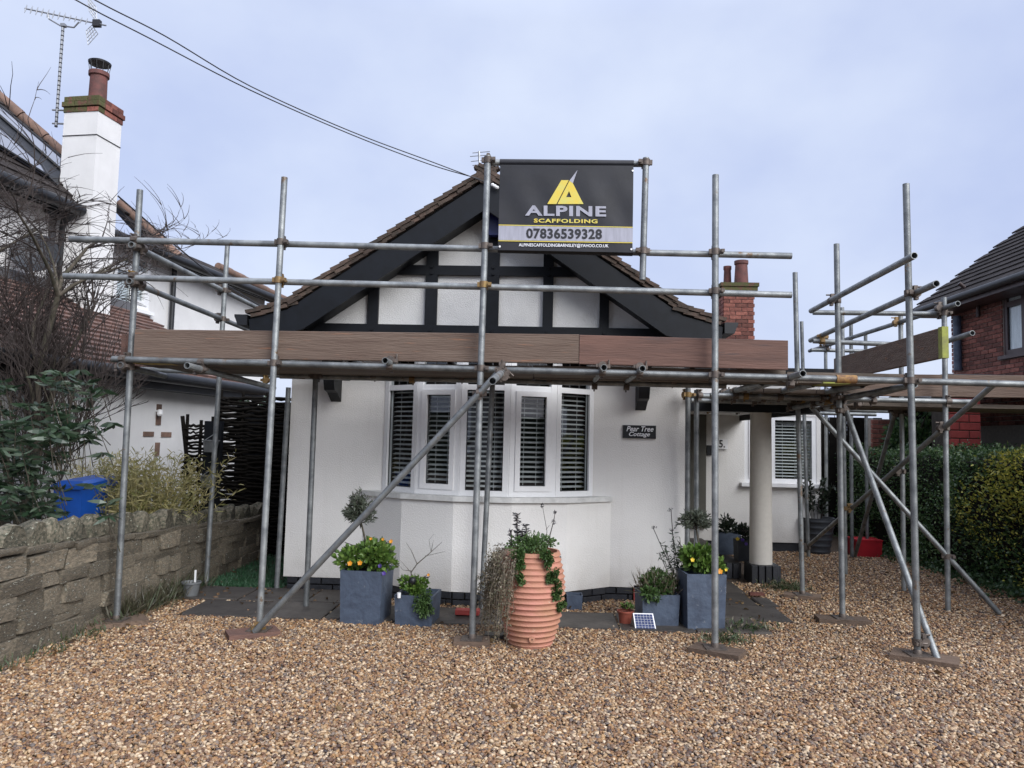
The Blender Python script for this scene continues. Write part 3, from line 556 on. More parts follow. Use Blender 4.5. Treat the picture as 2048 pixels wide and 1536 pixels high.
# aerial on its mast
AEp = nb-NL*(wdc+.13)+UL*.2; hA = lambda px, py: hit(px, py, AEp, UL)
ta = thing('television_aerial', 'long toothed television aerial on a striped mast beside the white chimney', 'aerial', hA(113, 252))
b = MB(); b.tube([hA(112, 254), hA(126, 55)], .019, 8); mst = b.build('mast', MT['alu'], ta)
b = MB()
for k in range(22): t = k/22; b.tube([hA(112+14*t, 254-199*t), hA(112+14*(t+.012), 254-199*(t+.012))], .0205, 8)
b.build('mast_band', MT['cable'], mst)
b = MB(); b.tube([hA(96, 26), hA(98, 38), hA(120, 51), hA(148, 55), hA(158, 44)], .011, 6); b.obox(hA(127, 51), X1*.03, Z*.02, Y1*.03); b.build('cradle', MT['alu'], ta)
b = MB(); b.tube([hA(50, 17), hA(212, 51)], .011, 6); bo = b.build('boom', MT['alu'], ta)
b = MB()
for t in np.linspace(0.01, .76, 12):
    t = 1-(1-t)**1.0; px, py = 50+162*t, 17+34*t; L_ = 11 if t < .5 else 9
    b.tube([hA(px-2, py-L_)+UL*.04, hA(px, py), hA(px+2, py+L_)-UL*.04], [.004, .012, .004], 5)
b.build('director', MT['alu'], ta)
b = MB()
for sgn in (0, 1):
    c0, c1, c2, c3 = ((176, 0), (184, 45), (194, 38), (193, 16)) if not sgn else ((184, 50), (172, 62), (176, 90), (196, 68))
    if not sgn: c0, c1, c2, c3 = (175, -8), (178, 22), (194, 46), (192, 14)
    for k in range(5):
        t = k/4; b.tube([hA(c0[0]+(c3[0]-c0[0])*t, c0[1]+(c3[1]-c0[1])*t), hA(c1[0]+(c2[0]-c1[0])*t, c1[1]+(c2[1]-c1[1])*t)], .005, 4)
        b.tube([hA(c0[0]+(c1[0]-c0[0])*t, c0[1]+(c1[1]-c0[1])*t), hA(c3[0]+(c2[0]-c3[0])*t, c3[1]+(c2[1]-c3[1])*t)], .005, 4)
b.build('reflector', MT['alu'], ta); b = MB(); b.obox(hA(194, 47), X1*.05, Z*.045, Y1*.03); b.build('junction_box', MT['cable'], ta)
b = MB()
for y in (220, 247): b.tube([hA(105, y), hA(133, y+1)], .014, 5); b.tube([hA(133, y+1), hA(133, y+1)+UL*.02+NL*.1], .014, 5)
b.tube([hA(133, 221), hA(133, 248)], .014, 5); b.build('wall_bracket', MT['alu'], ta)
# downpipes, dish
dp = hm(128, 470, .1); b = MB(); b.tube([hm(152, 412, .38), hm(146, 428, .3), hm(130, 440, .12), hm(126, 460, .08), zf(hm(126, 460, .08), 1.9)], .05, 10); b.build('downpipe', MT['blackplastic'], lh, 50)
dq = hr(347, 575, .07); b = MB(); b.tube([zf(dq, ez-.05), zf(dq, 1.9)], .042, 10); b.build('downpipe', MT['blackplastic'], lh, 50)
dc = hm(70, 505, .35); b = MB(); dn = (NL*.5-UL*.8+Z*.35).normalized(); da = dn.cross(Z).normalized(); db_ = dn.cross(da)
ring_ = [dc+(da*math.cos(a)+db_*math.sin(a))*.27 for a in np.linspace(0, 2*math.pi, 21)[:-1]]; r2 = [dc-dn*.07+(p-dc)*.5 for p in ring_]; b.add(ring_+r2+[dc-dn*.09], [(i, (i+1) % 20, 20+(i+1) % 20, 20+i) for i in range(20)]+[(20+i, 20+(i+1) % 20, 40) for i in range(20)])
b.tube([dc-dn*.08, dc-NL*.34], .02, 6); b.tube([dc+db_*.25, dc+dn*.3+db_*.1], .012, 5); tag(b.build('satellite_dish', MT['darkpot']), 'grey satellite dish on the white house behind the bare branches', 'satellite dish')
# single storey extension
PA = zf(E0, 0)-UL*3.0; ex_z = he(290, 752).z; QL = (zf(he(478, 800), 0)-PA).dot(UL)
b = MB(); b.fbox(PA, UL, NL, 0, QL, 0, ex_z, -.25, 0); b.fbox(PA, UL, NL, QL-.25, QL, 0, ex_z, -1.2, -.251); b.build('extension_wall', MT['houserender'], lh)
gap = (E0-M0).dot(NL); rise = hm(200, 625).z-ex_z; wz = -NL*gap+Z*rise; wl = wz.length; wn = wz.normalized(); e1 = PA+NL*.25+Z*(ex_z+.0)-wn*0
xr = MB(); rn2 = UL.cross(wn).normalized(); rn2 = rn2 if rn2.z > 0 else -rn2
wlen = wl+.3; xr.prism([e1, e1+UL*(QL+.35), e1+UL*(QL-.2)+wn*wlen, e1+wn*wlen], -rn2*.06); xr = xr.build('extension_roof', MT['black'], lh)
tf = MB(); tile_field(tf, e1+rn2*.005, UL, wn, int((QL+.1)/.2), int(wlen/.145), .2, .145, .03, jit=.006); tag(tf.build('tile_course', MT['redtile'], xr), kind='stuff')
b = MB(); fl = PA-NL*(gap-.004)+Z*(ex_z+rise+.12); b.fbox(fl, UL, NL, 0, QL, -.02, .14, 0, .02); b.build('flashing', MT['lead'], xr)
b = MB(); A = PA+NL*.31+Z*(ex_z-.02); b.tube([A, A+UL*(QL+.3)], .07, 10); b.fbox(PA, UL, NL, 0, QL+.3, ex_z-.16, ex_z+.02, .2, .235); b.fbox(PA, UL, NL, 0, QL+.3, ex_z-.16, ex_z-.13, .002, .199); b.build('extension_gutter', MT['blackplastic'], lh, 50)
for (x0, y0, x1, y1) in ((313, 808, 320, 850), (286, 863, 306, 873), (322, 864, 341, 874), (310, 885, 317, 912)):
    a, c = he(x0, y0), he(x1, y1); b = MB(); b.fbox(a, UL, NL, 0, (c-a).dot(UL), c.z-a.z, 0, .002, .012); b.build('brick', MT['hip'], lh)
a = he(320, 822, .06); b = MB(); b.lathe(a-Z*.06, [(.015, .08), (.03, .07), (.035, .02), (.02, 0)], 12); b.tube([a, a-NL*.06], .012, 5); tag(b.build('wall_lamp', MT['upvc']), 'small white lamp on the brick cross of the white wall', 'lamp')
# window of the house on the far left, mostly behind branches
a = hm(-30, 560, .02); c = hm(34, 700, .02); window(lh, 'side_window', V((a.x, a.y, c.z+.3)), UL, NL, (c-a).dot(UL), a.z-c.z-.3, [.5], None, fm=.07, back=.2)
# ================================================================== RIGHT HOUSE
XR = 7.35; yc = 1500*0+atX(1902, 650, XR).y; ez = atX(1905, 612, XR).z
rh = thing('brick_house', 'red brick house with brown window frames and tiled roof beyond the hedge', 'house', (XR, yc, 0))
vz0, vz1 = atX(2006, 712, XR).z, atX(2003, 560, XR).z; vy1 = atX(2004, 640, XR).y; vy0 = vy1-1.15
b = MB()
for q in ((5.0, vy0, 0, ez), (vy1, yc-.02, 0, ez), (vy0, vy1, 0, vz0), (vy0, vy1, vz1, ez)): b.box(XR+.02, XR+.3, q[0], q[1], q[2], q[3])
b.box(XR+.3, XR+6, yc-.3, yc-.02, 0, ez); b.build('wall', MT['mortar'], rh)
bkm = brickmesh('brick', .213, .06, .064, MT['brick']); cnt = 0; bx_ = MB()
zlo = 1.9; nz_ = int((ez-zlo)/.075)
for j in range(nz_):
    z = zlo+j*.075+.0375; y = yc-(.1125 if j % 2 else 0)
    y0_ = y
    while y0_ > 5.3:
        yy = y0_-.1125; y0_ -= .225
        inw = vy0-.09 < yy < vy1+.09 and vz0-.03 < z < vz1+.03
        p_ = V((XR, yy, z))-CAM; px = 1024+F*p_.dot(RT)/p_.dot(FW)
        if not inw and px >= 2075: bx_.box(XR, XR+.03, yy-.106, yy+.106, z-.032, z+.032)
        if not inw and px < 2075: link('brick', bkm, rh, (XR+.03, yy, z), (0, 0, R(-90))); cnt += 1
    if vz0-.03 < z < vz1+.03:
        k_ = vy1+.004; nb_ = yc-(.1125 if j % 2 else 0); nb_ = nb_-.225*int((nb_-k_)/.225)
        while nb_-.1125 >= vy1+.09: nb_ -= .225
        if nb_-k_ > .03: link('brick', bkm, rh, (XR+.03, (nb_+k_)/2, z), (0, 0, R(-90)), ((nb_-k_-.008)/.213, 1, 1))
    if j % 2: link('brick', bkm, rh, (XR+.03, yc-.05, z), (0, 0, R(-90)), (.48, 1, 1))
tag(bx_.build('brick_course', MT['brick'], rh), kind='stuff')
window(rh, 'window', V((XR+.06, vy1, vz0)), -Y1, -X1, 1.15, vz1-vz0, [.42], [(vz1-vz0)*.66], fm=.085, mt='maroon', sash=(), back=.0075, backmt='pane_fill')
b = MB(); b.box(XR-.05, XR+.05, vy0-.06, vy1+.06, vz0-.06, vz0-.003); b.build('window_sill', MT['maroon'], rh)
pe2 = V((XR-.42, yc+.3, ez+.0)); up2 = V((math.cos(R(38)), 0, math.sin(R(38)))); b = MB(); b.prism([pe2, pe2-Y1*9, pe2-Y1*9+up2*6, pe2+up2*6], V((.0, 0, -.07))); rr_ = b.build('roof', MT['maroon'], rh)
tf = MB(); tile_field(tf, pe2-Y1*6+V((0, 0, .01)), Y1, up2, 19, 26, .33, .23, .024); tag(tf.build('tile_course', MT['greytile'], rr_), kind='stuff')
b = MB(); b.tube([pe2+V((-.05, .02, -.05)), pe2+V((-.05, -9, -.05))], .06, 10); b.build('gutter', MT['blackplastic'], rh, 50)
b = MB(); b.box(XR-.42, XR-.38, yc-8, yc+.3, ez-.17, ez-.02); b.box(XR-.379, XR+.02, yc-8, yc+.3, ez-.17, ez-.15); b.build('fascia', MT['maroon'], rh)
b = MB(); q = atX(1914, 560, XR-.08); b.tube([zf(atX(1914, 640, XR-.08), atX(1914, 632, XR-.08).z), zf(atX(1914, 640, XR-.08), atX(1910, 742, XR-.08).z)], .065, 12); b.build('downpipe', MT['slate'], rh, 50)
b = MB(); b.tube([atX(1918, 566, XR-.35), atX(1955, 597, XR-.06), atX(1957, 634, XR-.06)], .035, 8); b.build('downpipe', MT['maroon'], rh, 50)
# its low porch in front: red painted pier, flat roof, dark porch with a lantern
po = thing('side_porch', 'dark flat roofed porch with a red painted brick pier, right of the hedge top', 'porch', (6.4, 10.6, 0))
YP = 10.4; x0, x1 = at(1900, 850, YP).x, at(1962, 850, YP).x; zt = at(1930, 770, YP).z
b = MB(); b.box(x0+.01, x1-.01, YP+.01, YP+.5, 0, zt); b.build('pier', MT['earth'], po)
pm = brickmesh('brick', .213, .05, .064, MT['redpaint']); wp_ = x1-x0
for j in range(int(zt/.11)):
    if j*.11 < .9: continue
    cuts = [0, wp_*.62, wp_] if j % 2 else [0, wp_*.3, wp_]
    for a, e in zip(cuts, cuts[1:]): link('brick', pm, po, (x0+(a+e)/2, YP+.022, j*.11+.055), None, ((e-a-.012)/.213, 1, 1.53))
b = MB(); b.box(x0-.1, 7.32, YP-.1, 13, zt+.06, zt+.14); b.box(x0-.1, 7.32, YP-.1, YP-.05, zt+.0, zt+.059); b.build('roof', MT['lead'], po)
b = MB(); b.box(x1, 7.32, YP+2.6, YP+2.7, 0, zt); b.build('dark_wall', MT['black'], po); b = MB(); b.box(x1, 7.32, YP+.01, YP+.3, zt-.12, zt-.001); b.build('ceiling_beam', MT['black'], po)
c = at(2023, 835, YP+2.3); b = MB(); b.lathe(c-Z*.13, [(.05, 0), (.085, .03), (.1, .2)], 6); b.lathe(c+Z*.075, [(.115, 0), (.03, .07), (.02, .12)], 6); ln = b.build('lantern', MT['blackplastic']); tag(ln, 'black wall lantern hanging in the dark porch on the far right', 'lantern')
b = MB(); 
for i in range(6): a = (i+.5)*math.pi/3; d = V((math.cos(a), math.sin(a), 0)); b.obox(c-Z*.01+d*.085, d.cross(Z)*.026, Z*.06, d*.003)
b.build('pane', MT['pane_fill'], ln)
b = MB(); b.tube([c+Z*.17, c+V((0, .28, .17))], .012, 6); b.build('arm', MT['blackplastic'], ln)
# short red brick wall seen beyond the hedge
YB = 12.3; xa, xb = at(1744, 860, YB).x, at(1782, 860, YB).x; zt = at(1760, 838, YB).z
b = MB(); b.box(xa+.02, xb, YB+.02, YB+.3, 0, zt); bw_ = b.build('brick_pillar', MT['mortar']); tag(bw_, 'short stretch of red brick pillar behind the hedge under the scaffold', 'pillar')
for j in range(int(zt/.075)):
    if j*.075 > .8:
        for i in range(3):
            a = max(xa, xa+(i-.5*(j % 2))*.225); e = min(xb, xa+(i+1-.5*(j % 2))*.225)
            if e-a > .04: link('brick', bkm, bw_, (a/2+e/2, YB+.03, j*.075+.0375), None, ((e-a-.01)/.213, 1, 1))
# black boards added to fill the dark gap of the side passage
xf = XE+.02; fe = thing('dark_screen', 'added black boards standing for the dark end of the side passage beyond the pots', 'fence', (xf+.8, 13.0, 0)); k = 0
while xf < 5.6:
    bd = MB(); bd.box(xf, xf+.142, 13+.01*(k % 2), 13.02+.01*(k % 2), .03, 2.0+random.uniform(-.01, .01)); bd.build('board', MT['hazel'], fe); xf += .148; k += 1
b = MB(); b.box(XE+.02, 5.6, 13.035, 13.08, .4, .5); b.box(XE+.02, 5.6, 13.036, 13.081, 1.6, 1.7); b.build('rail', MT['hazel'], fe)
# ================================================================== ACROSS THE STREET (mirrored in the window panes)
oh = thing('opposite_house', 'house across the street, seen only as a reflection in the panes of the bow window', 'house', (1.5, -17, 0))
b = MB(); b.box(-3, 6, -21, -17, 0, 3.2); b.build('wall', MT['houserender'], oh); b = MB(); b.prism([(-3.4, -16.7, 3.2), (6.4, -16.7, 3.2), (5.5, -19, 5.6), (-2.5, -19, 5.6)], V((0, -.1, 0))); b.build('roof', MT['greytile'], oh)
for x in (-1.8, 1.0, 3.6): b = MB(); b.box(x, x+1.4, -16.99, -16.95, 1, 2.3); b.build('window', MT['blackplastic'], oh)
sh = MB(); core(sh, -16, 16, -13.0, -11.5, 1.9) if False else sh.box(-26, -3.5, -13.2, -12, 0, 2.6).box(4.5, 26, -13.2, -12, 0, 2.4); tag(sh.build('street_hedge', mat('far_hedge', (.035, .055, .02), .9, .6, 3, bump=1, bscale=8)), 'dark hedge line across the street, seen only in window reflections', 'hedge', kind='stuff')
# ================================================================== SCAFFOLD
sf = thing('scaffold', 'galvanised tube scaffold with plank toe boards round the front of the white cottage', 'scaffold', (-.3, 5.66, 0))
TUBES = []; TR = .0242
def tube(kind, A, B, mt='tube'):
    A, B = V(A), V(B); n = max(1, int((B-A).length/1.5)); D = (B-A)
    s = D.normalized().cross(V((.3, .5, .8))).normalized()
    P = [A+D*(i/n)+s*(random.uniform(-.003, .003) if 0 < i < n else 0) for i in range(n+1)]
    MB().tube(P, TR, 14, hollow=.84).build(kind, MT[mt], sf, 60); TUBES.append((A, B, kind)); return A, B
def std(b, t, Y, z0=.05, Y2=None):
    d = ray(*b); A = at(b[0], b[1], Y); B = at(t[0], t[1], Y2 or Y); s = (z0-A.z)/(B.z-A.z); A = A+(B-A)*s; return tube('standard', A, B)
def alng(kind, a, Ya, b):      # a tube that runs straight back from a
    A = at(*a, Ya); return tube(kind, A, atX(*b, A.x))
S1 = std((233, 1240), (280, 380), 5.74); S2 = std((518, 1262), (569, 355), 5.6); S3 = std((944, 1280), (976, 312), 5.56); S4 = std((1430, 1299), (1431, 350), 5.55); S5 = std((1835, 1308), (1812, 368), 5.56)
S6 = std((412, 1170), (455, 490), 7.3, .01); std((612, 1215), (632, 742), 6.5, .01); std((553, 1177), (577, 775), 7.22, .005); std((964, 1195), (986, 750), 6.62, .01)
std((1374, 1190), (1376, 770), 7.1, .01); std((1393, 1180), (1393, 780), 7.2, .01)
S12 = std((1605, 1188), (1590, 545), 7.62); std((1617, 1110), (1603, 643), 10.4, .01); S13 = std((1685, 1235), (1673, 488), 6.65); S14 = std((1691, 1135), (1684, 615), 9.1, .01)
S15 = std((1896, 1221), (1888, 595), 7.25, .0); S16 = std((1808, 1181), (1801, 628), 8.15, .02); S17 = std((1704, 1112), (1702, 643), 10.5, .0); std((1735, 1105), (1731, 664), 10.9, .0); std((1653, 1100), (1651, 673), 11.2, .0)
tube('standard', at(1292, 316, 5.58), at(1285, 560, 5.58))
R1 = tube('guard_rail', at(140, 478, 5.68), at(1583, 512, 5.62)); R2 = tube('guard_rail', at(128, 552, 5.68), at(1583, 590, 5.62))
alng('guard_rail', (262, 489), 5.62, (522, 619)); alng('guard_rail', (258, 562), 5.62, (495, 659))
tube('banner_rail', at(968, 325, 5.61), at(1297, 328, 5.61))
L1 = tube('ledger', at(225, 718, 5.66), at(1692, 758.5, 5.62)); tube('ledger', at(1690, 758.5, 5.62), at(2090, 770, 5.62))
tube('ledger', at(560, 752, 6.56), at(1452, 772, 6.6)); tube('ledger', at(268, 738, 7.0), at(700, 757, 7.0))
b = MB(); b.tube([at(1672, 758, 5.62), at(1712, 759, 5.62)], .032, 14); b.build('sleeve_coupler', MT['rust'], sf, 50)
for p in ((770, 721), (1208, 735), (1285, 737)): A = at(*p, 5.46); tube('transom', A, A+V((.01, 1.35, -.002)))
alng('transom', (240, 730), 5.62, (330, 752)); 
alng('transom', (374, 731), 5.42, (548, 776)); alng('transom', (1606, 747), 5.35, (1458, 791)); tube('transom', at(1830, 769, 5.75), at(1588, 815, 7.5)); alng('transom', (1008, 741), 5.9, (985, 762))
for x in (430, 560, 700, 900, 1100, 1385, 1480): A = at(x, 735, 5.75); tube('transom', V((A.x, 5.75, L1[0].z+.035)), V((A.x, 6.75, L1[0].z+.03)))
tube('ledger', at(1378, 790, 7.15), at(1665, 806, 7.7)); tube('ledger', at(1640, 797, 7.2), at(1952, 804, 7.2)); tube('ledger', at(1500, 815, 8.1), at(1830, 812, 8.05)); alng('ledger', (1818, 772), 6.2, (1650, 815)); tube('ledger', at(1700, 790, 9.0), at(1815, 826, 8.1))
for x in (1.72, 2.12, 2.5): tube('transom', V((x, 6.0, L1[0].z-.06)), V((x+.03, 10.4, L1[0].z-.07)))
for y, x1 in ((6.85, 3.0), (7.72, 4.0), (8.9, 4.1), (9.9, 4.3)): tube('ledger', V((1.5, y, L1[0].z-.11)), V((x1, y+.02, L1[0].z-.12)))
alng('guard_rail', (1829, 511), 5.15, (1622, 622)); alng('guard_rail', (1873, 567), 5.25, (1621, 681))
tube('guard_rail', at(1626, 625, 7.4), at(1890, 628, 7.3)); tube('guard_rail', at(1626, 682, 7.4), at(1812, 690, 7.3))
alng('guard_rail', (1916, 607), 7.0, (1619, 702)); alng('guard_rail', (1945, 666), 7.0, (1690, 750)); tube('guard_rail', at(1622, 700, 10.2), at(1765, 703, 10.2))
tube('brace', at(509, 1264, 5.52), at(1003, 739, 5.50)); tube('brace', at(1684, 800, 6.72), at(1876, 1322, 5.50)); tube('brace', at(1622, 813, 7.5), at(1999, 1227, 7.16))
tube('brace', at(1992, 765, 6.5), at(1618, 1090, 10.3)); tube('brace', at(1790, 826, 8.2), at(1710, 1112, 10.4))
# couplers where two tubes cross
cm = MB(); 
for ax, o in (((0, 0, 1), V((0, 0, 0))), ((1, 0, 0), V((0, .052, 0)))):
    ax = V(ax); cm.tube([o-ax*.024, o+ax*.024], .0315, 12)
    q = V((0, 0, 1)).cross(ax) if abs(ax.z) < .5 else V((1, 0, 0))
    q = V((1, 0, 0)) if abs(ax.z) > .5 else V((0, 0, 1))
    cm.obox(o+q*.04+V((0, -.006, 0)), q*.018, V((0, .014, 0)), ax*.016); cm.tube([o+q*.048+V((0, -.035, 0)), o+q*.048+V((0, .045, 0))], .007, 6); cm.obox(o+q*.048+V((0, -.036, 0)), q*.012, V((0, .007, 0)), ax*.012)
    cm.obox(o-q*.036, q*.012, V((0, .012, 0)), ax*.018)
cme = [cm.mesh('coupler', MT['coupler'], sm=40), cm.mesh('coupler', MT['couplery'], sm=40)]
def cross(i, j):
    A, B, _ = TUBES[i]; C, D, _ = TUBES[j]; u, v = B-A, D-C; w0 = A-C; a, b_, c, d, e = u.dot(u), u.dot(v), v.dot(v), u.dot(w0), v.dot(w0); den = a*c-b_*b_
    if den < 1e-3*a*c: return
    s = (b_*e-c*d)/den; t = (a*e-b_*d)/den
    if -.03 < s < 1.03 and -.03 < t < 1.03:
        p, q = A+u*s, C+v*t
        if (p-q).length < .105: return p, q, u.normalized(), v.normalized()
npair = 0
for i in range(len(TUBES)):
    for j in range(i+1, len(TUBES)):
        r_ = cross(i, j)
        if not r_: continue
        p, q, u, v = r_
        if abs(v.z) > abs(u.z): p, q, u, v = q, p, v, u
        y = (q-p)
        if y.length < .004: y = u.cross(v)
        y = u.cross(v)*(1 if u.cross(v).dot(y) >= 0 else -1); y.normalize(); x = y.cross(u).normalized(); 
        M = Matrix((x, y, u)).transposed().to_4x4()
        link('coupler', cme[random.random() < .2], sf, p, M.to_euler()); npair += 1
for A in (S1, S2, S3, S4, S5, S13, S12):
    a = A[0]; b = MB(); b.box(a.x-.075, a.x+.075, a.y-.075, a.y+.075, .046, .053); b.lathe((a.x, a.y, .053), [(.03, 0), (.03, .02), (.025, .03)], 12); b.build('base_plate', MT['coupler'], sf, 50)
# boards
def plank(name, A, B, h, th, mt, parent=sf, up=Z, seg=1):
    U = (B-A); L_ = U.length; U.normalize(); n = U.cross(up).normalized(); b = MB(); c = .004
    b.add([A+U*u+up*v+n*w_ for u in (0, L_) for v, w_ in ((0, c), (0, th-c), (c, th), (h-c, th), (h, th-c), (h, c), (h-c, 0), (c, 0))],
          [tuple(range(7, -1, -1)), tuple(range(8, 16))]+[(i, (i+1) % 8, 8+(i+1) % 8, 8+i) for i in range(8)])
    return b.build(name, MT[mt], parent)
A, B = at(272, 716, 5.71), at(1157, 728, 5.69); plank('toe_board', A, B, .222, .038, 'board')
A, B = at(1158, 729, 5.685), at(1573, 741, 5.68); tb2 = plank('toe_board', A, B, .222, .038, 'redboard'); tb2['label'] = 'reddish smoother toe board at the right end'
A = at(241, 708, 5.85); A.z = at(272, 716, 5.71).z-.005; plank('toe_board', A, A+V((0, .72, 0)), .21, .036, 'redboard')
A = at(1885, 715, 5.58); B = atX(1668, 752, A.x); B.z = A.z-.01; tb3 = plank('toe_board', A, B, .225, .04, 'board'); tb3['label'] = 'brown toe board running back with a lime painted end'
b = MB(); U_ = (B-A).normalized(); n_ = U_.cross(Z); b.obox(A+U_*.022+n_*.02+Z*.1125, U_*.028, Z*.116, n_*.023); b.build('painted_end', MT['lime'], tb3)
A = at(1700, 792, 7.45); B = at(2120, 797, 7.4); plank('toe_board', A, B, .215, .04, 'board')
DZ = at(950, 723, 5.7).z-.02
dk = []
for k in range(4):
    y = 5.735+k*.235
    for x0, x1 in ((-3.24, -.1), (-.09, 1.82)):
        b = MB(); dz = random.uniform(-.004, .004); sx = random.uniform(-.05, .05) if k else 0
        b.box(x0+(sx if x0 < -1 else 0), x1+(sx if x1 > 0 else 0), y, y+.222, DZ+dz-.038, DZ+dz); o = b.build('scaffold_board', MT['deck']); tag(o, ('front edge', 'second', 'third', 'innermost')[k]+' scaffold board of the front deck, '+('left' if x0 < -1 else 'right')+' length behind the '+('grey' if x0 < -1 else 'reddish')+' toe board', 'scaffold board', 'boards of the front deck')
        if k == 0 and x0 < -1:
            o['label'] = 'front edge scaffold board with yellow painted end at the left of the deck'; b = MB(); b.box(x0-.004, x0+.32, y-.005, y+.1, DZ+dz-.04, DZ+dz+.003); b.build('painted_end', MT['ypaint'], o)
A = at(1572, 738, 5.75)
for k in range(4):
    y = 5.76+k*.232; b = MB(); b.box(1.84-(.35 if k else 0), 2.68+.06*(k % 2), y, y+.222, DZ-.045, DZ-.007); o = b.build('scaffold_board', MT['deck']); tag(o, ('front edge', 'second', 'third', 'innermost')[k]+' short scaffold board on the deck corner right of the reddish toe board', 'scaffold board', 'boards at the scaffold corner')
b = MB(); b.box(1.3, 2.5, 5.765, 5.985, DZ-.088, DZ-.05); o = b.build('scaffold_board', MT['deck']); tag(o, 'dark scaffold board with yellow band under the corner boards of the deck', 'scaffold board')
A = at(1646, 750, 5.76); b = MB(); b.box(A.x, A.x+.2, 5.757, 5.99, DZ-.09, DZ-.048); b.build('painted_end', MT['lime'], o)
for k in range(5):
    x = 1.72+k*.232; b = MB(); b.box(x, x+.222, 6.75, 10.3, DZ-.10, DZ-.062); o = b.build('scaffold_board', MT['deck']); tag(o, ('cottage side', 'second', 'middle', 'fourth', 'outermost')[k]+' scaffold board running back over the porch on the side deck', 'scaffold board', 'boards of the side deck')
for k in range(4):
    y = 7.47+k*.232; b = MB(); b.box(2.92, 6.2, y, y+.222, DZ-.16, DZ-.122); o = b.build('scaffold_board', MT['deck']); tag(o, ('front edge', 'second', 'third', 'rearmost')[k]+' scaffold board of the far right deck towards the brick house', 'scaffold board', 'boards of the far right deck')
# sole boards under the feet
def sole(a, ang, l, w_, mt, lab, h=.044):
    o = V((a.x, a.y, 0)); u = V((math.cos(R(ang)), math.sin(R(ang)), 0)); n = u.cross(Z); b = MB(); b.obox(o+Z*(h/2+.001), u*(l/2), n*(w_/2), Z*(h/2)); tag(b.build('sole_board', MT[mt]), lab, 'sole board', 'sole boards under the scaffold feet')
sole(S1[0], 38, .42, .22, 'sole', 'dark sole board against the foot of the stone wall'); sole(S2[0]-V((.04, .02, 0)), 32, .36, .2, 'redboard', 'reddish sole board under the foot of the long diagonal brace')
sole(S3[0], 4, .26, .17, 'sole', 'small grey sole board beside the terracotta urn'); sole(S4[0]+V((.01, -.02, 0)), -30, .36, .2, 'sole', 'sole board in the gravel before the tall right planter')
sole(S5[0]+V((.04, -.02, 0)), -30, .42, .24, 'sole', 'large sole board at the foot of two crossing tubes'); sole(S13[0], -6, .42, .18, 'sole', 'pale sole board in the open gravel right of the porch column'); sole(S12[0], -20, .34, .18, 'sole', 'sole board beside weeds at the porch column')
# ================================================================== BANNER
yb = 5.535; q = [at(1000, 336, yb), at(1267, 339, yb), at(1265, 505, yb), at(996, 500, yb)]
nx, ny = 26, 16; b = MB(); vs = []; 
def bpt(s, t, o=0):
    p = (q[0]*(1-s)+q[1]*s)*(1-t)+(q[3]*(1-s)+q[2]*s)*t; wv = .0035*math.sin(9*s+5*t)*math.sin(math.pi*t)*(math.sin(math.pi*s)**.5)+.0025*math.sin(23*s-7*t)*math.sin(math.pi*t); return p+V((0, -wv-o, 0))
for k in (0, .0012): vs += [bpt(i/nx, j/ny, -k) for j in range(ny+1) for i in range(nx+1)]
M_ = (nx+1)*(ny+1); fs = []
for j in range(ny):
    for i in range(nx): a = j*(nx+1)+i; fs += [(a, a+1, a+nx+2, a+nx+1), (M_+a, M_+a+nx+1, M_+a+nx+2, M_+a+1)]
b.add(vs, fs); ban = b.build('banner', MT['vinyl'], None, 60); tag(ban, 'dark advertising banner with gold peak emblem and phone number tied to the scaffold', 'banner')
b = MB()
b.tube([at(1000, 325.5, 5.61), at(1267, 328, 5.61)], .0285, 14); A, B = at(996, 498.6, 5.642), at(1265, 504.8, 5.637); b.tube([A, B], .0285, 14); b.fbox(at(1000, 337, yb+.001), X1, -Y1, 0, (q[1]-q[0]).length, 0, .03, -.07, 0); b.build('sleeve', MT['vinyl'], ban, 60)
def bq(px, py, o=.007): p = at(px, py, yb); return V((p.x, yb-o, p.z))
zz5 = lambda x, y: (940+x/3.657, 280+y/3.657)
def bprint(name, polys, mt, o=.007):
    b = MB()
    for P in polys: b.add([bq(*zz5(*p), o) for p in P], [tuple(range(len(P)))])
    return b.build(name, MT[mt], ban)
bprint('emblem', [[(668, 296), (722, 296), (632, 470), (565, 470)], [(727, 300), (752, 318), (703, 420), (640, 470)], [(640, 470), (703, 420), (803, 420), (830, 470)], [(752, 318), (803, 420), (742, 420), (724, 376)]], 'gold')
bprint('emblem_spire', [[(787, 220), (752, 318), (727, 300)]], 'silver', .0075)
bprint('stripe', [[(210, 628), (1190, 645), (1189, 748), (208, 733)]], 'silver', .0055)
bprint('stripe_line', [[(210, 620), (1190, 637), (1190, 643), (210, 626)], [(208, 735), (1189, 750), (1189, 756), (208, 741)]], 'gold', .006)
lq = lambda x0, y0, x1, y1, o=.0085: [bq(*zz5(x0, y0), o), bq(*zz5(x1, y0+(x1-x0)*.012), o), bq(*zz5(x1, y1+(x1-x0)*.012), o), bq(*zz5(x0, y1), o)]
lettering(ban, 'ALPINE', lq(403, 480, 995, 555), MT['silver'], offset=.035, space=1.12); lettering(ban, 'SCAFFOLDING', lq(467, 577, 932, 606), MT['gold'], offset=.03, space=1.12)
lettering(ban, '07836539328', lq(412, 646, 965, 722), MT['vinyl'], offset=.03, space=1.05); lettering(ban, 'ALPINESCAFFOLDINGBARNSLEY@YAHOO.CO.UK', lq(357, 756, 1013, 786), MT['white'], offset=.015)
b = MB()
for x, y in ((1190, 226), (1180, 800), (218, 780)): p = bq(*zz5(x, y), .003); b.tube([p, p-Y1*.003], .008, 10)
b.build('eyelet', MT['upvc'], ban)
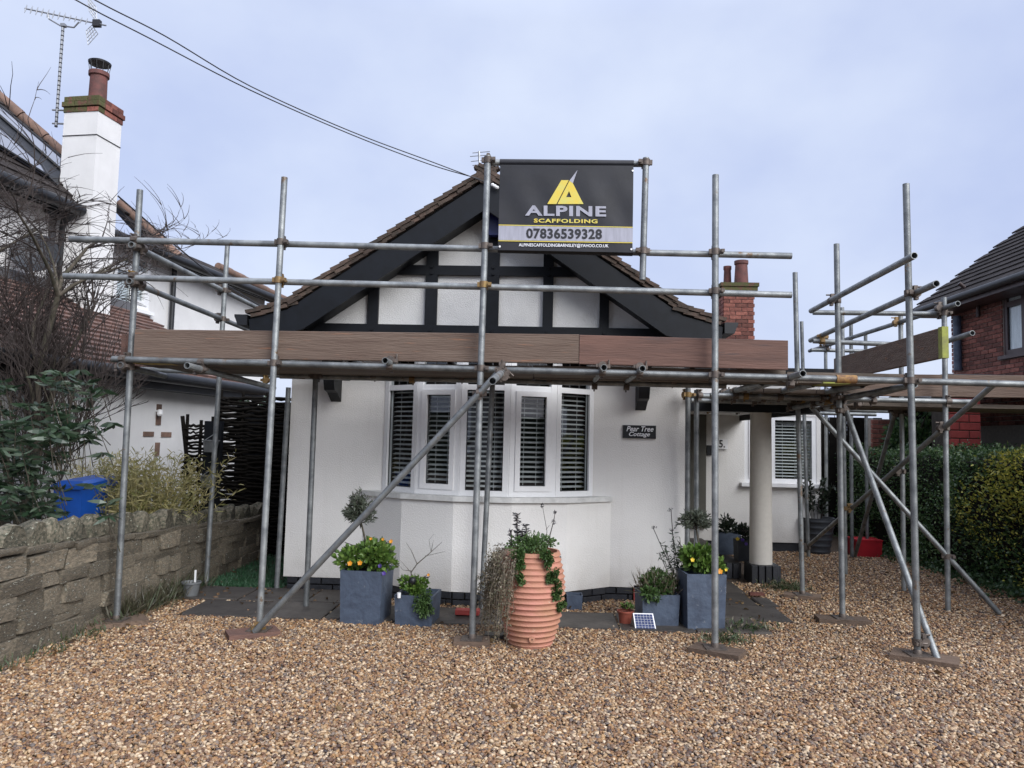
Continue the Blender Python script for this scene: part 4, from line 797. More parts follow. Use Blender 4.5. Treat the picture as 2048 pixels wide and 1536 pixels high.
# ================================================================== CABLES
def cable(pts, lab):
    P = [at(x, y, Y) for x, y, Y in pts]; Q = []
    for i in range(len(P)-1):
        p0, p1, p2, p3 = P[max(i-1, 0)], P[i], P[i+1], P[min(i+2, len(P)-1)]
        for k in range(6): t = k/6; Q.append(.5*((2*p1)+(p2-p0)*t+(2*p0-5*p1+4*p2-p3)*t*t+(-p0+3*p1-3*p2+p3)*t**3))
    Q.append(P[-1]); tag(MB().tube(Q, .0043, 6).build('overhead_cable', MT['cable'], None, 60), lab, 'cable', 'cables to the cottage gable')
cable([(-140, -170, 3.9), (150, -1, 4.4), (300, 77, 4.8), (500, 180, 5.3), (700, 268, 5.9), (860, 329, 6.35), (960, 358, 6.5)], 'lower of two dark cables running from the top corner to the gable')
cable([(-80, -150, 3.9), (188, -1, 4.4), (330, 72, 4.8), (500, 172, 5.3), (700, 262, 5.9), (870, 326, 6.35), (975, 366, 6.5)], 'upper of two dark cables running from the top corner to the gable')
c = at(990, 374, 6.5); b = MB()
for i in range(3): b.lathe(V((c.x-.02+.02*i, 6.48, c.z-.012*i)), [(.012, 0), (.02, .012), (.012, .024)], 8)
tag(b.build('insulator', MT['upvc']), 'small white cable insulator on the bargeboard by the banner', 'insulator')
b = MB(); a1, a2, a3, a4 = (hit(*p, M0+NL*.7, NL) for p in ((236, 392), (330, 470), (430, 552), (520, 612)))
tag(MB().tube([a1, a2-Z*.03, a3-Z*.03, a4], .012, 5).build('overhead_cable', MT['cable']), 'dark cable running along the roof edge of the white house', 'cable')
# ================================================================== STONE WALL
SX = -3.40
def stonemesh(name, mt, seed, rnd=.22, jit=.09):
    rs = random.Random(seed); g = [-.5, 0, .5]; idx = {}; vs = []; fs = []
    def vid(p):
        if p not in idx:
            q = V(p); l = max(abs(q.x), abs(q.y), abs(q.z)); s = q.normalized()*.62 if q.length else q; q = q*(1-rnd)+s*rnd
            idx[p] = len(vs); vs.append(q+V([rs.uniform(-jit, jit) for _ in range(3)]))
        return idx[p]
    for ax in range(3):
        for sgn in (-.5, .5):
            for i in range(2):
                for j in range(2):
                    c = []
                    for di, dj in ((0, 0), (1, 0), (1, 1), (0, 1)):
                        p = [0, 0, 0]; p[ax] = sgn; p[(ax+1) % 3] = g[i+di]; p[(ax+2) % 3] = g[j+dj]; c.append(vid(tuple(p)))
                    fs.append(tuple(c if sgn > 0 else c[::-1]))
    return MB().add(vs, fs).mesh(name, mt, sm=32)
sw = thing('stone_wall', 'low rough stone garden wall with rounded coping stones along the drive', 'wall', (SX, 6.5, 0))
wht = lambda y: .718-.053*(max(3, min(y, 9.5))-4.75)
b = MB(); b.prism([(SX-.28, 2.0, 0), (SX-.28, 11.5, 0), (SX-.28, 11.5, wht(11)), (SX-.28, 2.0, wht(2))], X1*.225); b.build('core', MT['earth'], sw)
SM = [stonemesh('stone', MT['stone'], k, .06, .055) for k in range(14)]; CM = []
for k in range(9):
    rs = random.Random(90+k); n = 9; vs = []; sk = rs.uniform(-.12, .12); pw = rs.uniform(1.0, 1.5)
    for xx, sc_ in ((-.5, .4), (-.3, .7), (.1, .93), (.4, 1.0), (.5, .9)):
        for i in range(n): t = math.pi*i/(n-1); ct_ = math.cos(t); vs.append((xx+rs.uniform(-.05, .05), (ct_*.5+sk*math.sin(t))*sc_+rs.uniform(-.025, .025), (math.sin(t)**pw)*sc_+rs.uniform(-.05, .05)*math.sin(t)))
    fs = [(r_*n+i, r_*n+i+1, (r_+1)*n+i+1, (r_+1)*n+i) for r_ in range(4) for i in range(n-1)]+[tuple(range(n-1, -1, -1)), tuple(4*n+i for i in range(n))]+[(r_*n, (r_+1)*n, (r_+1)*n+n-1, r_*n+n-1) for r_ in range(4)]
    CM.append(MB().add(vs, fs).mesh('coping_stone', MT['cope'], sm=50))
z = .0; course = 0; wh = .74; hs = [.165, .13, .16, .115, .15, .06]
for ch in hs:
    y = 2.9-random.random()*.2
    while y < 11.2:
        fz = wht(y)/.78; near = y < 8.2; L_ = random.uniform(.17, .42)*(1 if near else 1.25)
        hh_ = ch*random.uniform(.9, 1.02)
        if random.random() < .14 and near: # two thin ones
            for k in (0, 1): link('stone', random.choice(SM), sw, (SX-.05, y+L_/2, (z+ch*(.27+.5*k))*fz), (random.uniform(-.05, .05), 0, random.choice((0, math.pi))), (.16, L_*1.02, ch*.5))
        else: link('stone', random.choice(SM), sw, (SX-.055+random.uniform(-.02, .024), y+L_/2, (z+ch/2)*fz), (random.uniform(-.05, .05), random.uniform(-.06, .06), random.choice((0, math.pi))), (.2, L_-.018, hh_-.014))
        y += L_
    z += ch
y = 2.9
while y < 9.0:
    L_ = random.uniform(.19, .27); hh_ = random.uniform(.14, .19); link('coping_stone', random.choice(CM), sw, (SX-.10, y+L_/2, wht(y)-.005), (random.uniform(-.2, .2), random.uniform(-.1, .1), random.uniform(-.15, .15)), (.21, L_*.95, hh_)); y += L_
# ================================================================== GATE AREA: hurdles, post, hanging buckets
YH = 9.15; hx0, hx1 = at(440, 800, YH).x, -2.5
hu = thing('woven_hurdle', 'dark woven willow hurdle closing the alley beside the cottage', 'fence', (hx0/2+hx1/2, YH, 0))
def weave(parent, A, B, z0, z1, n, stakes, mt='hazel', r=.013, amp=.03):
    U = (B-A); L_ = U.length; U.normalize(); Nn = U.cross(Z)
    for i in range(stakes): u = L_*i/(stakes-1); MB().tube([A+U*u+Z*max(0, z0-.1), A+U*(u+random.uniform(-.02, .02))+Z*(z1+random.uniform(.02, .1))], .018, 6).build('stake', MT[mt], parent)
    for k in range(n):
        z = z0+(z1-z0)*(k+random.uniform(-.3, .3))/n; ph = math.pi*(k % 2); P = []
        m_ = stakes*3
        for i in range(m_+1): u = L_*i/m_; P.append(A+U*u+Nn*(amp*math.cos(math.pi*i/3+ph))+Z*(z+random.uniform(-.014, .014)))
        P[0] -= U*random.uniform(0, .05); P[-1] += U*random.uniform(0, .05); MB().tube(P, r*random.uniform(.6, 1.1), 5).build('willow_rod', MT[mt], parent)
hzt = at(500, 792, YH).z; weave(hu, V((hx0, YH, 0)), V((hx1, YH, 0)), .05, hzt, 78, 6, r=.019)
hl = thing('woven_hurdle', 'short leaning woven hurdle panel beside the white house wall', 'fence', (-3.75, 8.2, 0))
A, B = at(372, 1000, 8.3), at(402, 1000, 8.35); A.z = B.z = 0; zt = at(380, 845, 8.3).z; weave(hl, V((A.x-.02, 8.3, 0)), V((B.x+.1, 8.35, 0)), .3, zt, 36, 3, r=.017)
MB().tube([at(383, 1010, 8.28), at(365, 832, 8.28)], .022, 6).build('stake', MT['hazel'], hl)
pp = at(416, 1020, 8.15); b = MB(); b.box(pp.x-.09, pp.x+.1, 8.15, 8.22, .0, at(416, 842, 8.15).z); gp_ = b.build('gate_post', MT['black']); tag(gp_, 'wide black timber post carrying two hanging buckets', 'post')
bgx = hx0-.2; b = MB(); b.box(-3.95, -2.49, 9.5, 9.55, 0, 1.86); gt_ = b.build('dark_backing', MT['black']); tag(gt_, 'added black sheet standing for the shade at the end of the alley', 'backing')  # black sheet added to keep the gaps of the hurdle dark
def bucket(name, c, r0, r1, h, mt, n=24, th=.006):
    b = MB(); b.lathe(c, [(r0, 0), (r1, h), (r1+.008, h), (r1+.008, h-.012), (r1+.001, h-.014)], n, False); b.lathe(c, [(r1-th, h), (r0-th, .012), (0.001, .012)], n, False); b.lathe(c, [(.001, 0), (r0, 0)], n, False); return b.build(name, MT[mt], None, 40)
for (x, y, lab) in ((421, 892, 'upper grey metal bucket hanging on the black post'), (416, 963, 'lower grey metal bucket hanging on the black post')):
    c = at(x, y+12, 8.03); o = bucket('hanging_bucket', c, .062, .085, .13, 'grey'); tag(o, lab, 'bucket', 'buckets on the black post'); b = MB(); b.tube([c+V((-.08, 0, .12)), c+V((0, .09, .2)), c+V((.08, 0, .12))], .004, 5); b.build('handle', MT['grey'], o)
c = gnd(381, 1196); o = bucket('bucket', c, .055, .08, .145, 'grey'); tag(o, 'small grey bucket standing on the paving at the stone wall', 'bucket'); b = MB(); b.obox(c+V((.02, .03, .19)), X1*.008, Y1*.004, Z*.055); b.build('plant_label', MT['upvc'], o)
# wheelie bin behind the wall
c = at(137, 1040, 6.9); c.z = 0; bt = at(137, 974, 6.9).z; wb = thing('wheelie_bin', 'bright blue wheelie bin behind the stone wall', 'bin', c)
a0, a1 = at(104, 1000, 6.65).x, at(160, 1000, 6.65).x; b = MB(); mx_ = (a0+a1)/2; hw = (a1-a0)/2
b.add([(mx_-hw*.8, 6.75, .05), (mx_+hw*.8, 6.75, .05), (mx_+hw*.8, 7.15, .05), (mx_-hw*.8, 7.15, .05), (mx_-hw, 6.66, bt), (mx_+hw, 6.66, bt), (mx_+hw, 7.2, bt), (mx_-hw, 7.2, bt)], [(3, 2, 1, 0), (0, 1, 5, 4), (1, 2, 6, 5), (2, 3, 7, 6), (3, 0, 4, 7)]); b.build('body', MT['bin'], wb)
b = MB(); b.add([(mx_-hw*1.06, 6.63, bt), (mx_+hw*1.06, 6.63, bt), (mx_+hw*1.06, 7.24, bt), (mx_-hw*1.06, 7.24, bt), (mx_-hw*1.06, 6.63, bt+.035), (mx_+hw*1.06, 6.63, bt+.035), (mx_+hw*1.0, 7.24, bt+.08), (mx_-hw*1.0, 7.24, bt+.08), (mx_-hw*.8, 6.72, bt+.07), (mx_+hw*.8, 6.72, bt+.07), (mx_+hw*.8, 7.2, bt+.1), (mx_-hw*.8, 7.2, bt+.1)],
  [(3, 2, 1, 0), (0, 1, 5, 4), (1, 2, 6, 5), (2, 3, 7, 6), (3, 0, 4, 7), (4, 5, 9, 8), (5, 6, 10, 9), (6, 7, 11, 10), (7, 4, 8, 11), (8, 9, 10, 11)]); b.build('lid', MT['bin'], wb)
b = MB(); b.tube([(mx_-hw*.6, 7.28, bt+.02), (mx_+hw*.6, 7.28, bt+.02)], .018, 8); b.build('handle', MT['bin'], wb)
b = MB(); 
for s in (-1, 1): b.tube([(mx_+s*hw*.85, 7.18, .1), (mx_+s*hw*.98, 7.18, .1)], .1, 14)
b.build('wheel', MT['blackplastic'], wb)
# ================================================================== PLANTERS AND POTS
def planter(name, label, c, w_, h, ang, mt='slate', taper=.93, d_=None):
    d_ = d_ or w_; t = thing(name, label, 'planter', c); u = V((math.cos(R(ang)), math.sin(R(ang)), 0)); n = V((-u.y, u.x, 0)); b = MB(); o = V(c); vs = []
    for k, (s, z) in enumerate(((taper, 0), (1, h), (.9, h), (.88, h-.05))): vs += [o+u*(i*w_/2*s)+n*(j*d_/2*s)+Z*z for i, j in ((-1, -1), (1, -1), (1, 1), (-1, 1))]
    b.add(vs, [(3, 2, 1, 0)]+[(4*k+i, 4*k+(i+1) % 4, 4*k+4+(i+1) % 4, 4*k+4+i) for k in range(3) for i in range(4)]); b.build('pot', MT[mt], t)
    b = MB(); b.add([o+u*(i*w_*.44)+n*(j*d_*.44)+Z*(h-.045) for i, j in ((-1, -1), (1, -1), (1, 1), (-1, 1))], [(0, 1, 2, 3)]); b.build('compost', MT['earth'], t); return t
def ctr(px, py, back): g_ = gnd(px, py, .0); return V((g_.x, g_.y+back, 0))
P1 = ctr(722, 1251, .16); P2 = ctr(829, 1254, .14); P3 = ctr(1318, 1256, .14); P4 = ctr(1409, 1263, .16)
planter('tall_planter', 'tall square slate grey planter with olive tree and orange pansies left of the window', P1, .345, .425, -4); planter('low_planter', 'low square slate grey planter with trailing greenery left of the urn', P2, .315, .245, -4)
planter('low_planter', 'low square slate grey planter behind the small solar panel', P3, .31, .265, 5); planter('tall_planter', 'tall square slate grey planter with yellow flowers right of the window', P4, .325, .45, 6)
c = gnd(1149, 1222); planter('small_planter', 'very small grey planter on the paving right of the urn', c+V((0, .07, 0)), .14, .135, 0)
PP = [at(1457, 1112, 9.3), at(1494, 1135, 8.8)]
c1 = V((PP[0].x, 9.4, .172)); planter('porch_planter', 'square grey planter with a small bush on the porch step', c1, .28, .25, 0); c2 = V((PP[1].x, 8.86, .172)); planter('porch_planter', 'dark square planter with purple and yellow pansies beside the porch column', c2, .23, .24, 0, 'darkpot')
# ribbed urn
U0 = V((gnd(1060, 1300).x, gnd(1060, 1302).y+.16, 0)); ur = thing('urn', 'large ribbed terracotta urn standing on the gravel before the bow window', 'urn', U0)
hU = .685; prof_ = []; ring_n = 17
def urad(t): return .150+.090*math.sin(math.pi*min(1, max(0, (t*.92+.08)))**.92)-(.0 if t < .9 else 0)
for k in range(ring_n*6+1):
    t = k/(ring_n*6); base = (.152+(.240-.152)*math.sin(min(t/.62, 1)*math.pi/2)**1.05) if t < .62 else .240-.052*((t-.62)/.38)**1.7
    ph = (k % 6)/6; rib = .011*max(0, 1-abs(ph-.5)*3.2)**.8 if .03 < t < .93 else 0
    if t > .955: base += .014
    prof_.append((base+rib, t*hU))
b = MB(); b.lathe(U0, prof_+[(.185, hU), (.175, hU-.08), (.001, hU-.08)], 64, False); b.build('body', MT['terra'], ur, 55)
pl_ = at(1064, 1279, U0.y-.19); dv = (V((pl_.x, pl_.y, 0))-V((U0.x, U0.y, 0))).normalized(); pc_ = V((U0.x, U0.y, pl_.z))+dv*.186
b = MB(); b.tube([pc_, pc_+dv*.012], .022, 20); bs = b.build('drain_boss', MT['terra'], ur, 40); b = MB(); b.tube([pc_+dv*.0125, pc_+dv*.0135], .005, 8); b.build('drain_hole', MT['blackplastic'], bs)
c = gnd(1252, 1254)+V((0, .06, 0)); tag(bucket('plastic_pot', c, .045, .062, .12, 'potred'), 'small terracotta coloured pot beside the little solar panel', 'pot')
b = MB(); b.lathe(c, [(.055, .1), (.001, .1)], 16, False); b.build('compost', MT['earth'], bpy.data.objects['plastic_pot'])
# little solar panel leaning on the planter
g0, g1 = gnd(1271, 1262), gnd(1313, 1263); q = [at(1266, 1226, g0.y+.05), at(1306, 1227, g1.y+.05), g1+Z*.006, g0+Z*.006]
un = (q[1]-q[0]).normalized(); vn = (q[3]-q[0]).normalized(); nn = un.cross(vn).normalized(); nn = nn if nn.y < 0 else -nn
b = MB(); b.prism(q, -nn*.012); sp = b.build('solar_panel', MT['upvc']); tag(sp, 'tiny blue gridded solar panel leaning on the low planter', 'solar panel')
for i in range(6):
    for j in range(6):
        f = lambda s, t: (q[0]*(1-s)+q[1]*s)*(1-t)+(q[3]*(1-s)+q[2]*s)*t
        s0, s1, t0, t1 = .05+.15*i+.008, .05+.15*i+.142, .05+.15*j+.008, .05+.15*j+.142; b = MB(); b.prism([f(s0, t0)+nn*.002, f(s1, t0)+nn*.002, f(s1, t1)+nn*.002, f(s0, t1)+nn*.002], -nn*.0015); b.build('cell', MT['cell'], sp)
# dark ribbed pot and red box by the side wall
c = gnd(1645, 1111)+V((.0, .22, 0)); b = MB(); pr_ = []
for k in range(37): t = k/36; pr_.append((.17+.075*t+(.008 if (k % 6) in (2, 3) else 0), .5*t))
b.lathe(c, pr_+[(.22, .5), (.21, .44), (.001, .44)], 36, False); rp_ = b.build('ribbed_pot', MT['darkpot'], None, 50); tag(rp_, 'big charcoal ribbed pot below the side window', 'pot'); RPc = c
c = gnd(1738, 1115); rx = thing('red_box', 'bright red plastic box on the gravel by the hedge', 'box', c+V((0, .15, 0)))
wq = at(1765, 1100, c.y).x-at(1712, 1100, c.y).x; b = MB(); o = c+V((0, .15, 0)); vs = []
for s, z in ((.94, 0), (.98, .22), (1.02, .22), (1.02, .24), (.93, .24), (.9, .22)): vs += [o+V((i*wq/2*s, j*.17*s, z)) for i, j in ((-1, -1), (1, -1), (1, 1), (-1, 1))]
b.add(vs, [(3, 2, 1, 0)]+[(4*k+i, 4*k+(i+1) % 4, 4*k+4+(i+1) % 4, 4*k+4+i) for k in range(5) for i in range(4)]+[(20, 21, 22, 23)]); b.build('body', MT['redcrate'], rx)
# ================================================================== PLANTS
G1 = leafmat('pansy_leaf', [(.05, .10, .02), (.09, .17, .03), (.13, .23, .04), (.17, .26, .06)]); G2 = leafmat('olive_leaf', [(.06, .075, .045), (.10, .12, .085), (.16, .18, .14), (.07, .08, .05)])
G3 = leafmat('trailing_leaf', [(.035, .07, .018), (.06, .12, .03), (.10, .17, .05), (.05, .09, .03)]); G4 = leafmat('dry_leaf', [(.16, .13, .085), (.24, .20, .14), (.10, .085, .055), (.13, .13, .07)])
G5 = leafmat('evergreen_leaf', [(.018, .038, .02), (.03, .058, .028), (.055, .088, .05), (.10, .13, .09)], .35); G6 = leafmat('bamboo_leaf', [(.22, .22, .07), (.32, .28, .11), (.42, .36, .18), (.16, .18, .05)])
G7 = leafmat('hedge_leaf', [(.028, .062, .025), (.045, .095, .034), (.07, .135, .045), (.18, .25, .10)], .32); G7y = leafmat('golden_leaf', [(.12, .19, .035), (.46, .44, .07), (.75, .68, .14), (.24, .31, .07)], .4)
G8 = leafmat('dark_leaf', [(.012, .022, .014), (.022, .035, .02), (.035, .05, .028)]); G9 = leafmat('bronze_leaf', [(.025, .022, .035), (.045, .04, .05), (.03, .035, .03)])
FO = leafmat('orange_petal', [(.75, .22, .01), (.8, .38, .02)]); FP = leafmat('purple_petal', [(.06, .03, .22), (.10, .05, .3)]); FY = leafmat('yellow_petal', [(.75, .5, .02), (.8, .6, .05)])
RG = np.random.default_rng(11)
def blob(c, r, n, shell=.55, rg=RG):
    d = unit(n, rg); k = (shell+(1-shell)*rg.random((n, 1))**.6); return np.array(tuple(c))+d*np.array(r)*k, d
def lumpy(c, r, n, nl, rg=RG, lr=.45):
    """clumps of points spread over an ellipsoid's volume"""
    cs, _ = blob(c, np.array(r)*.72, nl, .35, rg); P = []; D = []
    for k in range(nl):
        p, d = blob(cs[k], np.array(r)*lr*rg.uniform(.6, 1.1), n//nl, .3, rg); P.append(p); D.append(d*.7+(p-np.array(tuple(c)))/np.array(r)*.6)
    return np.concatenate(P), np.concatenate(D)
def twigs(name, parent, mt, segs, n=4):
    b = MB()
    for P, r in segs: b.tube(P, r, n, cap=False)
    return b.build(name, mt, parent, 60)
def flower(parent, name, c, r, mt, look=V((0, -1, .4))):
    d = V(look).normalized(); a = d.cross(Z).normalized(); e = a.cross(d); b = MB()
    for k in range(5):
        t0 = k*1.2566+.3; p = a*math.cos(t0)+e*math.sin(t0); s = a*math.cos(t0+1.57)+e*math.sin(t0+1.57)
        b.add([V(c), V(c)+p*r*.55+s*r*.5+d*.003, V(c)+p*r+s*r*.22+d*.006, V(c)+p*r-s*r*.22+d*.006, V(c)+p*r*.55-s*r*.5+d*.003], [(0, 1, 2, 3, 4)])
    return b.build(name, mt, parent)
def mound(name, label, c, r, n, mt, L, Wd, flowers=(), nl=16, cat='plant', extra=None, lr=.4):
    t = thing(name, label, cat, c); P, D = lumpy(c, r, n, nl, lr=lr); k = P[:, 2] > c[2]-r[2]*.55; P, D = P[k], D[k]; D = D+np.array([0, 0, .35])
    leaves('foliage', mt, t, P, D, L, Wd, seed=int(n)); segs = []
    for i in range(16): a = RG.uniform(0, 6.28); e = V(c)+V((math.cos(a)*r[0]*.7, math.sin(a)*r[1]*.7, r[2]*RG.uniform(.1, .7))); segs.append(([V((c[0], c[1], c[2]-r[2]*.3)), V(c)*.5+e*.5+V((0, 0, .02)), e], .003))
    twigs('stem', t, MT['twig'], segs, 4)
    for (x, y, Y, rr, m_) in flowers: flower(t, 'flower', at(x, y, Y), rr, m_)
    return t
c = P1+Z*.52
mound('pansies', 'leafy green pansies with orange and purple flowers in the tall left planter', c, (.29, .2, .17), 1500, G1, .045, .03, [(700, 1127, P1.y-.2, .02, FO), (720, 1126, P1.y-.2, .02, FO), (766, 1079, P1.y-.08, .012, FO), (782, 1083, P1.y-.05, .016, FO), (760, 1132, P1.y-.19, .016, FP), (768, 1147, P1.y-.19, .017, FP), (742, 1078, P1.y-.05, .013, FO)], 22)
mound('trailing_plant', 'bright green plant trailing over the low planter left of the urn', V((P2.x-.01, P2.y-.04, .31)), (.15, .13, .1), 700, G1, .035, .024, [(857, 1150, P2.y-.02, .012, FO)], 12)
c = at(846, 1205, P2.y-.17); tt = bpy.data.objects['trailing_plant']; P, D = lumpy(c, (.085, .05, .13), 900, 16); leaves('trailing_foliage', G3, tt, P, D*.5+np.array([0, -.3, -.4]), .022, .012, seed=3)
mound('meadow_plant', 'grassy green plant with dry stems in the low right planter', P3+Z*.33, (.19, .15, .12), 900, G3, .04, .02, [], 16)
tt = bpy.data.objects['meadow_plant']; n = 260; P = np.array(tuple(P3+Z*.27))+RG.uniform(-1, 1, (n, 3))*np.array([.15, .12, .04]); D = RG.normal(size=(n, 3))*.5+np.array([0, 0, 1]); leaves('dry_grass', G4, tt, P, D, .17, .006, .5, seed=8)
P, D = lumpy(at(1300, 1190, P3.y-.17), (.1, .05, .07), 300, 8); leaves('trailing_foliage', G3, tt, P, D, .03, .016, seed=9)
mound('primulas', 'bright green leafy plant with yellow flowers in the tall right planter', P4+Z*.535, (.21, .18, .14), 900, G1, .055, .036, [(1385, 1120, P4.y-.18, .017, FY), (1440, 1143, P4.y-.19, .022, FO), (1452, 1140, P4.y-.16, .012, FY)], 16)
mound('porch_bush', 'small dark bush in the grey porch planter', c1+Z*.33, (.15, .14, .13), 420, G8, .045, .02, [], 10)
mound('porch_pansies', 'purple and yellow pansies in the dark porch planter', c2+Z*.31, (.14, .13, .13), 420, G8, .04, .024, [(1475, 1078, c2.y-.1, .022, FY), (1485, 1080, c2.y-.12, .022, FP), (1492, 1088, c2.y-.12, .02, FP), (1502, 1086, c2.y-.12, .02, FY)], 10)
mound('seedling', 'little green seedling in the terracotta coloured pot', gnd(1252, 1254)+V((.015, .06, .145)), (.035, .03, .03), 40, G1, .04, .02, [], 4)
def standard_tree(label, top, base, r, n, seed):
    rg = np.random.default_rng(seed); t = thing('olive_tree', label, 'tree', base); segs = [([V(base), V(base)*.5+V(top)*.5+V((.008, 0, 0)), V(top)-Z*r[2]*.3], [.010, .009, .007])]; twg = []; P = []; D = []
    for k in range(60):
        d = V(unit(1, rg)[0]); d.z = abs(d.z)*.9-.25; e = V(top)+V((d.x*r[0], d.y*r[1], d.z*r[2]))*rg.uniform(.75, 1.12); s = V(top)-Z*r[2]*rg.uniform(.1, .6); m_ = s*.45+e*.55+V((0, 0, .02)); twg.append(([s, m_, e], .0022))
        for q in range(n//60): u = rg.uniform(.3, 1.03); p = s*(1-u)+e*u; P.append(p); dd = (e-s).normalized()*.8+V(unit(1, rg)[0])*.75; D.append(dd)
    twigs('trunk', t, MT['bark'], segs, 8); twigs('branch', t, MT['twig'], twg, 4); leaves('crown', G2, t, np.array([tuple(p) for p in P]), np.array([tuple(d) for d in D]), .042, .0095, .3, seed=seed); return t
tp = at(722, 1022, P1.y); standard_tree('small grey leaved olive standard rising from the left pansy planter', tp, P1+Z*.4, (.125, .125, .25), 1700, 5)
tp = at(1392, 1042, P4.y+.06); standard_tree('bushy grey leaved olive standard rising from the tall right planter', tp, P4+Z*.42, (.155, .14, .13), 1300, 6)
# tall dark perennial left of the right olive, seed heads on stalks
tp = thing('tall_perennial', 'dark narrow leaved plant with black seed heads beside the right planters', 'plant', P4+V((-.2, .12, 0))); o = P4+V((-.22, .1, .0)); segs = []; P = []; D = []
for (x, y) in ((1306, 1055), (1342, 1018), (1344, 1060), (1330, 1090), (1360, 1080), (1318, 1105), (1350, 1105), (1372, 1100)):
    e = at(x, y, o.y); s = V((o.x+RG.uniform(-.05, .08), o.y, .03)); m_ = s*.5+e*.5+V((.04, 0, .03)); segs.append(([s, m_, e], .0032))
    for u in np.linspace(.45, .8 if y < 1070 else .99, 34): p = s*(1-u)**2+m_*2*u*(1-u)+e*u*u; p = s*(1-u)+e*u+V((.04, 0, .03))*math.sin(math.pi*u); P.append(p); D.append(V(unit(1, RG)[0])+V((0, 0, .1)))
twigs('stem', tp, MT['twig'], segs, 5); leaves('foliage', G5, tp, np.array([tuple(p) for p in P]), np.array([tuple(d) for d in D]), .055, .010, .6, seed=4)
for (x, y) in ((1306, 1055), (1311, 1054), (1342, 1018), (1338, 1020), (1344, 1060)): pp_, dd = blob(at(x, y, o.y), (.011, .011, .009), 26, .2); leaves('seed_head', G9, tp, pp_, dd, .01, .005, seed=x)
# bare twig in the low planter with a dark ornament
tp = thing('bare_twig_plant', 'bare branching twig growing from the low planter left of the urn', 'plant', P2+Z*.2); s0 = P2+V((-.04, 0, .2)); pt = lambda x, y: at(x, y, P2.y)
twigs('branch', tp, MT['bark'], [([s0, pt(822, 1145), pt(834, 1128), pt(862, 1104), pt(884, 1084)], [.006, .005, .0045, .003, .0015]), ([pt(834, 1128), pt(822, 1100), pt(812, 1085)], [.0035, .0025, .0012]), ([pt(862, 1104), pt(867, 1080)], [.003, .001]), ([pt(850, 1112), pt(890, 1103)], [.0025, .001]), ([pt(862, 1104), pt(858, 1080), pt(868, 1068)], [.002, .0016, .001]), ([pt(822, 1145), pt(800, 1120)], [.003, .001]), ([pt(824, 1142), pt(806, 1140), pt(796, 1128)], [.003, .002, .001])], 5)
c = at(825, 1162, P2.y-.1); b = MB(); b.lathe(c, [(.001, -.034), (.022, -.026), (.03, 0), (.024, .024), (.001, .034)], 16); tag(b.build('garden_ornament', MT['blackplastic'], None, 60), 'round black ornament stuck among the leaves of the low left planter', 'ornament')
c = at(798, 1190, P2.y-.165); b = MB(); b.lathe(c, [(.001, -.022), (.014, -.022), (.016, .018), (.001, .02)], 14); tag(b.build('white_cup', MT['upvc'], None, 40), 'small white cup shaped tag hung on the low left planter', 'cup')
# plants of the urn
ut = thing('urn_plant', 'green trailing plant spilling over the front of the terracotta urn', 'plant', U0+Z*hU); P, D = lumpy(U0+Z*(hU+.03), (.2, .2, .085), 1900, 30); P = [P]; D = [D]
for (x, y, rx_, rz_, n) in ((1037, 1115, .05, .07, 520), (1040, 1140, .036, .07, 420), (1043, 1160, .02, .04, 120), (1092, 1118, .06, .07, 520), (1104, 1150, .05, .08, 560), (1114, 1180, .042, .075, 480), (1122, 1210, .03, .06, 300)):
    v_ = at(x, y, U0.y-.2); zz = v_.z; t = zz/hU; rr = .25 if t < .8 else .235; dx = v_.x-U0.x; yy = U0.y-math.sqrt(max(.001, rr*rr-min(dx*dx, rr*rr*.95))); c = at(x, y, yy-.01); p, d = lumpy(c, (rx_, .03, rz_), n, 8); P.append(p); D.append(d*.6+np.array([0, -.4, -.3]))
leaves('foliage', G3, ut, np.concatenate(P), np.concatenate(D), .021, .012, seed=21)
dt = thing('dried_trailing_plant', 'dry brown plant hanging down the left side of the terracotta urn', 'plant', U0+V((-.2, 0, hU-.1))); segs = []; P = []; D = []
for i in range(110):
    a = RG.uniform(2.4, 4.3); s = U0+V((.17*math.cos(a), .17*math.sin(a), hU+.02)); rr = RG.uniform(.25, .34); m1 = U0+V((rr*math.cos(a), rr*math.sin(a), hU-.02-RG.uniform(0, .12))); zz = RG.uniform(.06, .5); rr2 = rr+RG.uniform(-.02, .07); e = U0+V((rr2*math.cos(a)-.02, rr2*math.sin(a), zz)); mm = m1*.5+e*.5+V((RG.uniform(-.03, .02), RG.uniform(-.02, .02), 0)); segs.append(([s, m1, mm, e], .0013))
    for u in np.linspace(-.12, 1, 40): p = (m1*(1-u)+e*u)+V(RG.normal(size=3)*.012); P.append(tuple(p)); D.append(tuple(V(unit(1, RG)[0])+V((0, 0, -.5))))
twigs('stem', dt, mat('dry_stem', (.2, .16, .11)), segs, 4); leaves('foliage', G4, dt, np.array(P), np.array(D), .019, .010, .6, seed=31)
et = thing('dark_spurge', 'dark purplish bottlebrush plant standing up in the terracotta urn', 'plant', U0+V((-.05, 0, hU))); segs = []; P = []; D = []
for (x, y, n) in ((1034, 1027, 110), (1052, 1048, 60), (1022, 1060, 40), (1044, 1062, 50)):
    e = at(x, y, U0.y+.02); s = V((e.x+.01, e.y, hU-.03)); segs.append(([s, s*.5+e*.5, e], .005))
    for u in np.linspace(.25, 1, n): p = s*(1-u)+e*u; d = V(unit(1, RG)[0]); d.z = abs(d.z)*.5-.15; P.append(tuple(p)); D.append(tuple(d))
twigs('stem', et, MT['twig'], segs, 5); leaves('foliage', G9, et, np.array(P), np.array(D), .036, .009, .5, seed=41)
ht = thing('dry_seed_stalks', 'thin dry stalks with dark seed heads rising from the right of the urn', 'plant', U0+V((.08, 0, hU))); pt = lambda x, y: at(x, y, U0.y+.03)
